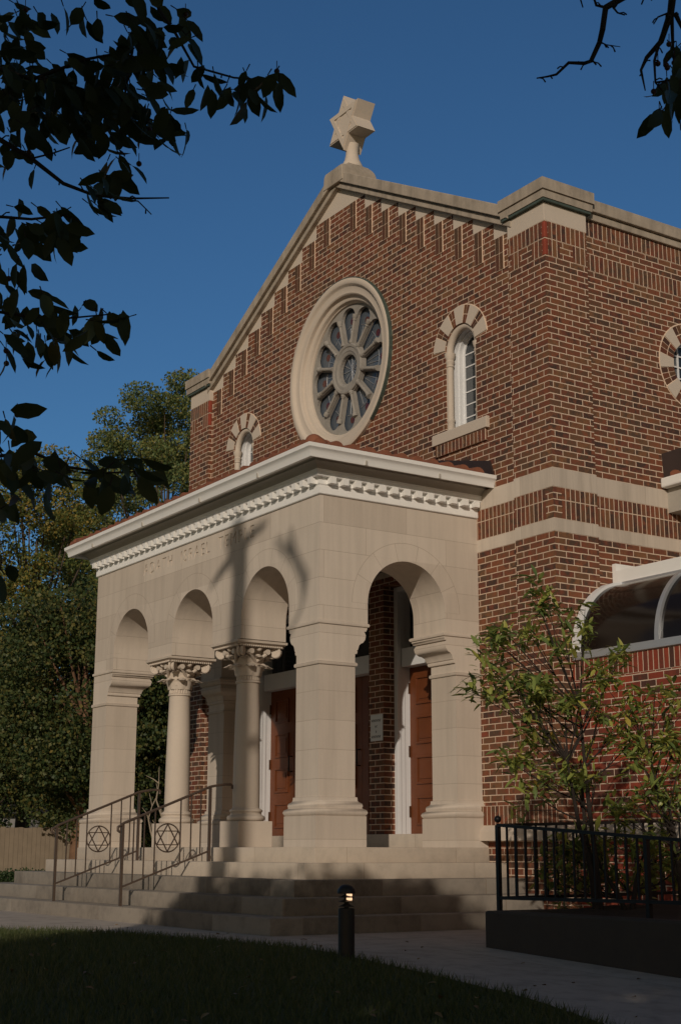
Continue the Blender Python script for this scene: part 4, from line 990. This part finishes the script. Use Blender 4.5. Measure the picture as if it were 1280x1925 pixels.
# ------------------------------------------------------------------ background: fence, trees, garage
fx = -24.0
bf = thing('plank_fence', (fx, 6, -.745), 'weathered wooden plank fence under the trees behind the left lawn', 'fence')
mb = MB(); y_ = 0.0
while y_ < 13: mb.box(fx + random.uniform(-.01, .01), fx + .025, y_, y_ + .115, -.8, .54 + random.uniform(-.02, .02)); y_ += .122
mb.build('planks', 'plank', bf, False); mb = MB()
for z_ in (-.4, .3): mb.box(fx - .05, fx - .012, 0, 13, z_, z_ + .09)
mb.build('fence_rails', 'plank', bf, False)
ga = thing('garage', (-40, 10, -.745), 'small pale building with dark roof half hidden behind the plank fence', 'garage')
MB().box(-45, -40, 6.2, 13, -.8, 1.3).build('garage_wall', 'siding', ga, False)
MB().add([(-45.4, 5.9, 1.3), (-39.6, 5.9, 1.3), (-39.6, 13.3, 1.3), (-45.4, 13.3, 1.3), (-42.5, 5.9, 2.6), (-42.5, 13.3, 2.6)], [(0, 1, 4), (2, 3, 5), (1, 2, 5, 4), (3, 0, 4, 5), (3, 2, 1, 0)]).build('garage_roof', 'shingle', ga, False)
def cloud(cl, per, sz, mt, parent, flat=.6, name='crown'):
    P_ = []
    for (c, r_) in cl:
        n = int(per * r_ ** 2); u = unit(n) * (rng.uniform(.25, 1.0, (n, 1)) ** .5) * r_; u[:, 2] *= flat; P_.append(u + np.array(c))
    P_ = np.concatenate(P_); n = len(P_)
    d_ = unit(n); d_[:, 2] -= .25; s_ = np.cross(d_, unit(n)); s_ /= np.linalg.norm(s_, axis=1, keepdims=True)
    d_ /= np.linalg.norm(d_, axis=1, keepdims=True)
    L = rng.uniform(.6, 1.2, (n, 1)) * sz; Wd = L * rng.uniform(.32, .5, (n, 1))
    V = np.stack([P_, P_ + d_ * L * .5 - s_ * Wd, P_ + d_ * L, P_ + d_ * L * .5 + s_ * Wd], 1).reshape(-1, 3)
    return raw_mesh(name, V, np.arange(len(V)).reshape(-1, 4), mt, parent)
def tree(base, h, rad, zlo, label, mt, bark, seed, ncl=60, per=420, sz=.13, tr=.22, crs=(.6, 1.25), lean=(0, 0), name='broadleaf_tree'):
    r2 = random.Random(seed); B = Vector(base)
    o = thing(name, base, label, 'tree', 'trees behind the left lawn' if name == 'broadleaf_tree' else None)
    tb = MB(); T = B + Vector((lean[0], lean[1], h * .8))
    tr_pts = [B + Vector((0, 0, -.2)), B.lerp(T, .15), B.lerp(T, .4) + Vector((.1, .1, 0)), B.lerp(T, .7), T]
    tb.tube(tr_pts, [tr * 1.25, tr, tr * .75, tr * .5, tr * .15], 12)
    cl = []; cz_ = (zlo + h) / 2; hz = (h - zlo) / 2
    for i in range(ncl):
        for _ in range(50):
            u = Vector((r2.uniform(-1, 1), r2.uniform(-1, 1), r2.uniform(-1, 1)))
            if .45 < u.length < 1: break
        wd_ = rad * (1.0 if u.z < .2 else 1.0 - .45 * (u.z - .2))
        c = B + Vector((u.x * wd_ + lean[0] * .6, u.y * wd_ + lean[1] * .6, cz_ + u.z * hz)); rr = r2.uniform(*crs)
        cl.append((tuple(c), rr))
        if i % 3 == 0:
            a = B.lerp(T, min(.95, max(.2, (c.z - B.z) / h * .75))); tb.tube([a, a.lerp(c, .5) + Vector((0, 0, -.15)), c], [tr * .3, tr * .16, .015], 7)
    tb.build('trunk', bark, o); cloud(cl, per, sz, mt, o)
    return o
def gpt(px, d): p = at(px, 1594, d); return (p.x, p.y, gz(p.x))
tree(gpt(295, 52), 18.8, 5.0, 4.0, 'tallest airy yellow green tree rising behind the left corner of the building', 'leaf_locust', 'bark', 1, 230, 950, .115, crs=(.45, .95))
tree(gpt(40, 44), 13.2, 4.2, 2.2, 'golden green tree at the left edge above the plank fence', 'leaf_gold', 'bark', 2, 165, 900, .105, crs=(.45, .95))
tree(gpt(148, 36), 7.8, 2.4, 1.3, 'dark green tree with a thick brown trunk beside the far porch pier', 'leaf_dark', 'bark_brown', 3, 75, 900, .10, .21)
tree(gpt(-60, 41), 7.0, 2.8, .5, 'low dark green tree drooping over the plank fence', 'leaf_dark', 'bark', 4, 75, 900, .10)
tree(gpt(285, 38), 6.2, 1.5, .2, 'dark bushy tree seen between the far pier and the first column', 'leaf_dark', 'bark', 5, 60, 900, .10)
tree(gpt(420, 46), 9.0, 3.0, .2, 'dark green tree standing right behind the porch columns', 'leaf_gold', 'bark', 6, 60, 500, .13)
tree(gpt(180, 60), 17.0, 5.0, 1.5, 'green tree filling the gap farther back behind the porch', 'leaf_locust', 'bark', 8, 120, 520, .14)
sb = thing('bare_stemmed_bush', gpt(308, 31), 'pale bare branching stem seen beside the first porch column', 'bush')
B = Vector(gpt(308, 31)); mb = MB(); r2 = random.Random(4)
for k in range(5):
    t_ = B + Vector((r2.uniform(-.35, .35), r2.uniform(-.45, .45), r2.uniform(1.5, 2.6))); pt = [B.lerp(t_, i / 7) + Vector((r2.uniform(-.07, .07), r2.uniform(-.07, .07), 0)) for i in range(8)]; pt[0] = B
    mb.tube(pt, [.04 - .005 * i for i in range(8)], 7)
    for i in range(2, 7):
        e_ = pt[i] + Vector((r2.uniform(-.25, .25), r2.uniform(-.25, .25), r2.uniform(.1, .4))); mb.tube([pt[i], pt[i].lerp(e_, .5) + Vector((.03, .02, 0)), e_], [.015, .01, .004], 6)
mb.build('stems', 'bark_light', sb)
wl = []
for k in range(70):
    p = at(-120 + k * 6.5, 1594, 78 + random.uniform(-3, 3)); wl.append(((p.x, p.y, random.uniform(.2, 5.5)), random.uniform(1.0, 1.9)))
o = cloud(wl, 330, .22, 'leaf_dark', None, .8, 'distant_woods'); tag(o, 'dark distant woods closing the view behind the plank fence', 'woods', kind='stuff')
gc = []
for k in range(26): p = at(-60 + k * 7.5, 1620, 33.6 + random.uniform(-.5, .5)); gc.append(((p.x, p.y, -.66), random.uniform(.16, .32)))
o = cloud(gc, 2600, .07, 'leaf_low', None, .7, 'groundcover'); tag(o, 'low green groundcover along the foot of the plank fence', 'groundcover', kind='stuff')
# ------------------------------------------------------------------ crabapple trees beside the camera: their twigs hang into the picture, their crowns shade the lawn
def crab(base, label, seed, limbs, crown, twigs, leafy, top):
    r2 = random.Random(seed); B = Vector(base)
    o = thing('crabapple_tree', base, label, 'tree')
    tb = MB(); tb.tube([B + Vector((0, 0, -.2)), B + Vector((.05, .02, 1.2)), B + Vector((0, .05, 2.6)), Vector(top[0])] + [Vector(q) for q in top[1:]], [.19, .165, .16] + [.14 - .012 * i for i in range(len(top))], 12)
    for pts, rr in limbs: tb.tube(pts, rr, 8)
    tb.build('trunk', 'bark', o)
    cloud(crown, 760, .15, 'leaf_crab', o, 1.0, 'crown')
    tw = MB(); P_, D_ = [], []
    for path_, d0, r0, r1 in twigs:
        n = len(path_); pts = [at(x, y, d0 + r2.uniform(-.03, .03)) for x, y in path_]
        tw.tube(pts, [r0 + (r1 - r0) * i / (n - 1) for i in range(n)], 7)
        for i in range(n - 1):
            for _ in range(1):
                a = pts[i].lerp(pts[i + 1], r2.random()); e_ = a + (RT * r2.uniform(-.010, .018) + UP * r2.uniform(-.014, .010) + FW * r2.uniform(-.02, .02)); tw.tube([a, a.lerp(e_, .6) + UP * .003, e_], [.0016, .0013, .0016], 5)
    for x0, y0_, sx, sy, dd, n in leafy:
        for _ in range(int(n * 1.5)):
            x, y = r2.gauss(x0, sx), r2.gauss(y0_, sy); p = at(x, y, dd + r2.uniform(-.25, .25))
            d_ = RT * r2.gauss(.25, .6) - UP * abs(r2.gauss(.75, .5)) + FW * r2.gauss(0, .35)
            P_.append(p); D_.append(d_.normalized())
            if r2.random() < .5: tw.tube([p, p - d_.normalized() * .014], [.001, .0012], 5)
    tw.build('twigs', 'twig', o)
    n = len(P_); N_ = unit(n) * .8 + np.array(-FW)[None] * .6
    leaves(np.array(P_), np.array(D_), N_, rng.uniform(.030, .064, n), rng.uniform(.017, .029, n), 'leaf_crab', o, 'leaves', .2, .25, (.78, 1.0, .74))
    bb = MB()
    for _ in range(14):
        x0, y0_, sx, sy, dd, k = r2.choice(leafy); p = at(r2.gauss(x0, sx * 1.2), r2.gauss(y0_, sy * 1.2), dd); bb.ball(p, .0055, n=6); bb.tube([p, p + UP * .02], .0008, 4)
    bb.build('berries', 'berry', o)
U2 = Vector((math.sin(R(SUN_AZ)), -math.cos(R(SUN_AZ)), 0)); P2 = Vector((math.cos(R(SUN_AZ)), math.sin(R(SUN_AZ)), 0))
def uv3(s_, l_, h): return U2 * s_ + P2 * l_ + Vector((0, 0, h))
def crown_pts(seed, s0, s1, l0, l1, h0, h1, n, r0=.45, r1=.8):
    r2 = random.Random(seed); out = []
    for _ in range(n):
        s_ = r2.uniform(s0, s1); rr = r2.uniform(r0, r1); hm = h1 + .3385 * s_ - rr * .8
        out.append((tuple(uv3(s_, r2.uniform(l0, l1), h0 + (hm - h0) * r2.random() ** .8)), rr))
    return out
tA = uv3(14.6, -1.33, 0); tA.z = gz(tA.x)
LT = -1.19
topA = [uv3(14.6, LT, 5.0), uv3(14.6, LT, 7.4), uv3(14.6, LT + .03, 8.5), uv3(14.6, LT - .04, 8.95)]
limA = [([uv3(14.6, LT, 6.4), uv3(14.7, -.75, 6.9), uv3(14.7, -.22, 7.5), uv3(14.8, -.20, 7.8), uv3(14.8, -.34, 8.1), uv3(14.8, -.42, 8.45)], [.05, .03, .018, .055, .05, .025]),
        ([uv3(14.8, -.34, 8.1), uv3(14.8, -.5, 8.3), uv3(14.7, -.62, 8.45)], [.05, .045, .02]),
        ([uv3(14.6, -1.64, 8.45), uv3(14.6, -1.45, 8.54), uv3(14.6, LT, 8.62), uv3(14.6, -.95, 8.68), uv3(14.6, -.74, 8.66)], [.03, .06, .085, .07, .03]),
        ([uv3(14.6, LT, 8.3), uv3(14.6, LT - .12, 8.7), uv3(14.6, LT - .2, 8.9)], [.07, .05, .03]),
        ([uv3(14.6, -1.33, 3.0), uv3(13.8, .0, 3.4), uv3(12.2, 1.0, 3.2), at(-500, -100, 2.9)], [.09, .06, .035, .012])]
twA = [([(-420, 40), (-50, 110), (60, 150), (160, 112), (250, 95)], 2.75, .006, .002), ([(285, -40), (300, 20), (330, 62), (365, 125), (440, 146), (500, 150)], 2.7, .004, .0014),
       ([(-300, 60), (-50, 130), (100, 150), (200, 182), (300, 232)], 2.8, .005, .0014), ([(-300, 150), (-20, 250), (60, 298), (120, 345), (180, 368), (250, 373), (318, 372)], 2.6, .006, .0013),
       ([(60, 298), (100, 288), (132, 277)], 2.6, .002, .0012), ([(180, 368), (260, 378), (285, 403)], 2.6, .0018, .001), ([(250, 90), (235, 180), (200, 240), (230, 290)], 2.75, .003, .0012),
       ([(-300, 330), (-30, 405), (60, 412), (120, 405), (150, 415)], 2.7, .004, .0013), ([(-300, 520), (-40, 580), (60, 596), (130, 598), (215, 590)], 2.65, .004, .0013),
       ([(-300, 780), (-40, 862), (60, 850), (130, 878), (200, 889), (262, 886)], 2.4, .004, .0014), ([(-200, 960), (-30, 1030), (10, 1080)], 2.5, .003, .0013)]
lfA = [(20, 125, 40, 45, 2.8, 46), (120, 170, 60, 42, 2.8, 74), (235, 135, 45, 45, 2.75, 56), (280, 60, 32, 40, 2.7, 26), (210, 215, 50, 28, 2.8, 34), (310, 235, 22, 20, 2.75, 9), (100, 215, 45, 30, 2.75, 20), (355, 60, 12, 20, 2.7, 3),
       (400, 145, 20, 16, 2.7, 7), (465, 160, 24, 16, 2.7, 10), (515, 145, 8, 6, 2.7, 3), (140, 20, 25, 12, 2.7, 4), (20, 20, 30, 20, 2.75, 8), (185, 345, 25, 12, 2.65, 8), (225, 295, 16, 20, 2.7, 6), (20, 290, 18, 16, 2.7, 6), (165, 385, 20, 10, 2.65, 4),
       (60, 425, 45, 22, 2.75, 22), (120, 420, 20, 22, 2.7, 9), (10, 500, 20, 25, 2.7, 7), (70, 610, 45, 30, 2.7, 24), (150, 605, 35, 22, 2.65, 13), (205, 590, 16, 8, 2.65, 4), (20, 560, 25, 20, 2.7, 8), (10, 660, 14, 16, 2.7, 3),
       (40, 870, 40, 28, 2.45, 18), (105, 880, 25, 20, 2.4, 8), (190, 895, 25, 22, 2.4, 9), (255, 885, 25, 15, 2.35, 9), (10, 790, 12, 10, 2.5, 4), (0, 1050, 14, 22, 2.5, 5), (5, 935, 15, 15, 2.5, 4)]
crab(tA, 'crabapple with dark leafy twigs hanging into the upper left of the view', 11, limA, crown_pts(21, 13.6, 17.2, -1.35, 1.2, 1.6, -.30, 66), twA, lfA, topA)
tB = uv3(18.6, 3.3, 0); tB.z = gz(tB.x)
limB = [([uv3(18.6, 3.3, 2.6), uv3(17.0, 3.3, 3.4), uv3(14.8, 3.1, 3.2), at(1290, -260, 2.7)], [.09, .06, .035, .014])]
twB = [([(1290, -260), (1240, -80), (1180, -10), (1138, 14), (1132, 55), (1126, 80), (1110, 115), (1098, 119), (1068, 118), (1045, 140), (1028, 144), (1008, 147)], 2.7, .008, .0013),
       ([(1138, 14), (1120, 10), (1112, -15)], 2.7, .003, .002), ([(1126, 78), (1138, 84), (1165, 88)], 2.7, .0018, .0007), ([(1112, 112), (1120, 122)], 2.7, .002, .0015), ([(1152, 14), (1160, 24), (1173, 28)], 2.7, .0022, .0014),
       ([(1290, -260), (1270, -60), (1260, 24), (1242, 78), (1215, 108), (1204, 132), (1212, 170)], 2.7, .010, .0012), ([(1258, 28), (1240, 75), (1229, 115), (1231, 155), (1245, 172)], 2.7, .004, .0013),
       ([(1262, 28), (1264, 90), (1270, 150), (1279, 245)], 2.7, .004, .0012), ([(1256, 24), (1236, 32), (1228, 45)], 2.7, .002, .0012), ([(1268, 25), (1285, 60)], 2.7, .005, .003), ([(1231, 155), (1262, 150), (1285, 128)], 2.7, .002, .0015), ([(1290, -100), (1220, -30), (1205, 8)], 2.7, .003, .0015), ([(1085, -20), (1095, 14)], 2.7, .002, .0012)]
lfB = [(1258, 178, 12, 8, 2.7, 5), (1240, 205, 6, 5, 2.7, 2), (1268, 160, 12, 10, 2.68, 6), (1278, 90, 10, 8, 2.7, 3), (1278, 135, 8, 20, 2.7, 5), (1262, 140, 10, 8, 2.7, 4)]
crab(tB, 'partly bare crabapple whose dark twigs hang into the upper right corner', 12, limB, crown_pts(22, 17.2, 20.5, .7, 6.0, 1.3, -.55, 110), twB, lfB, [uv3(18.6, 3.3, 3.6), uv3(18.7, 3.3, 4.6)])
fallen()
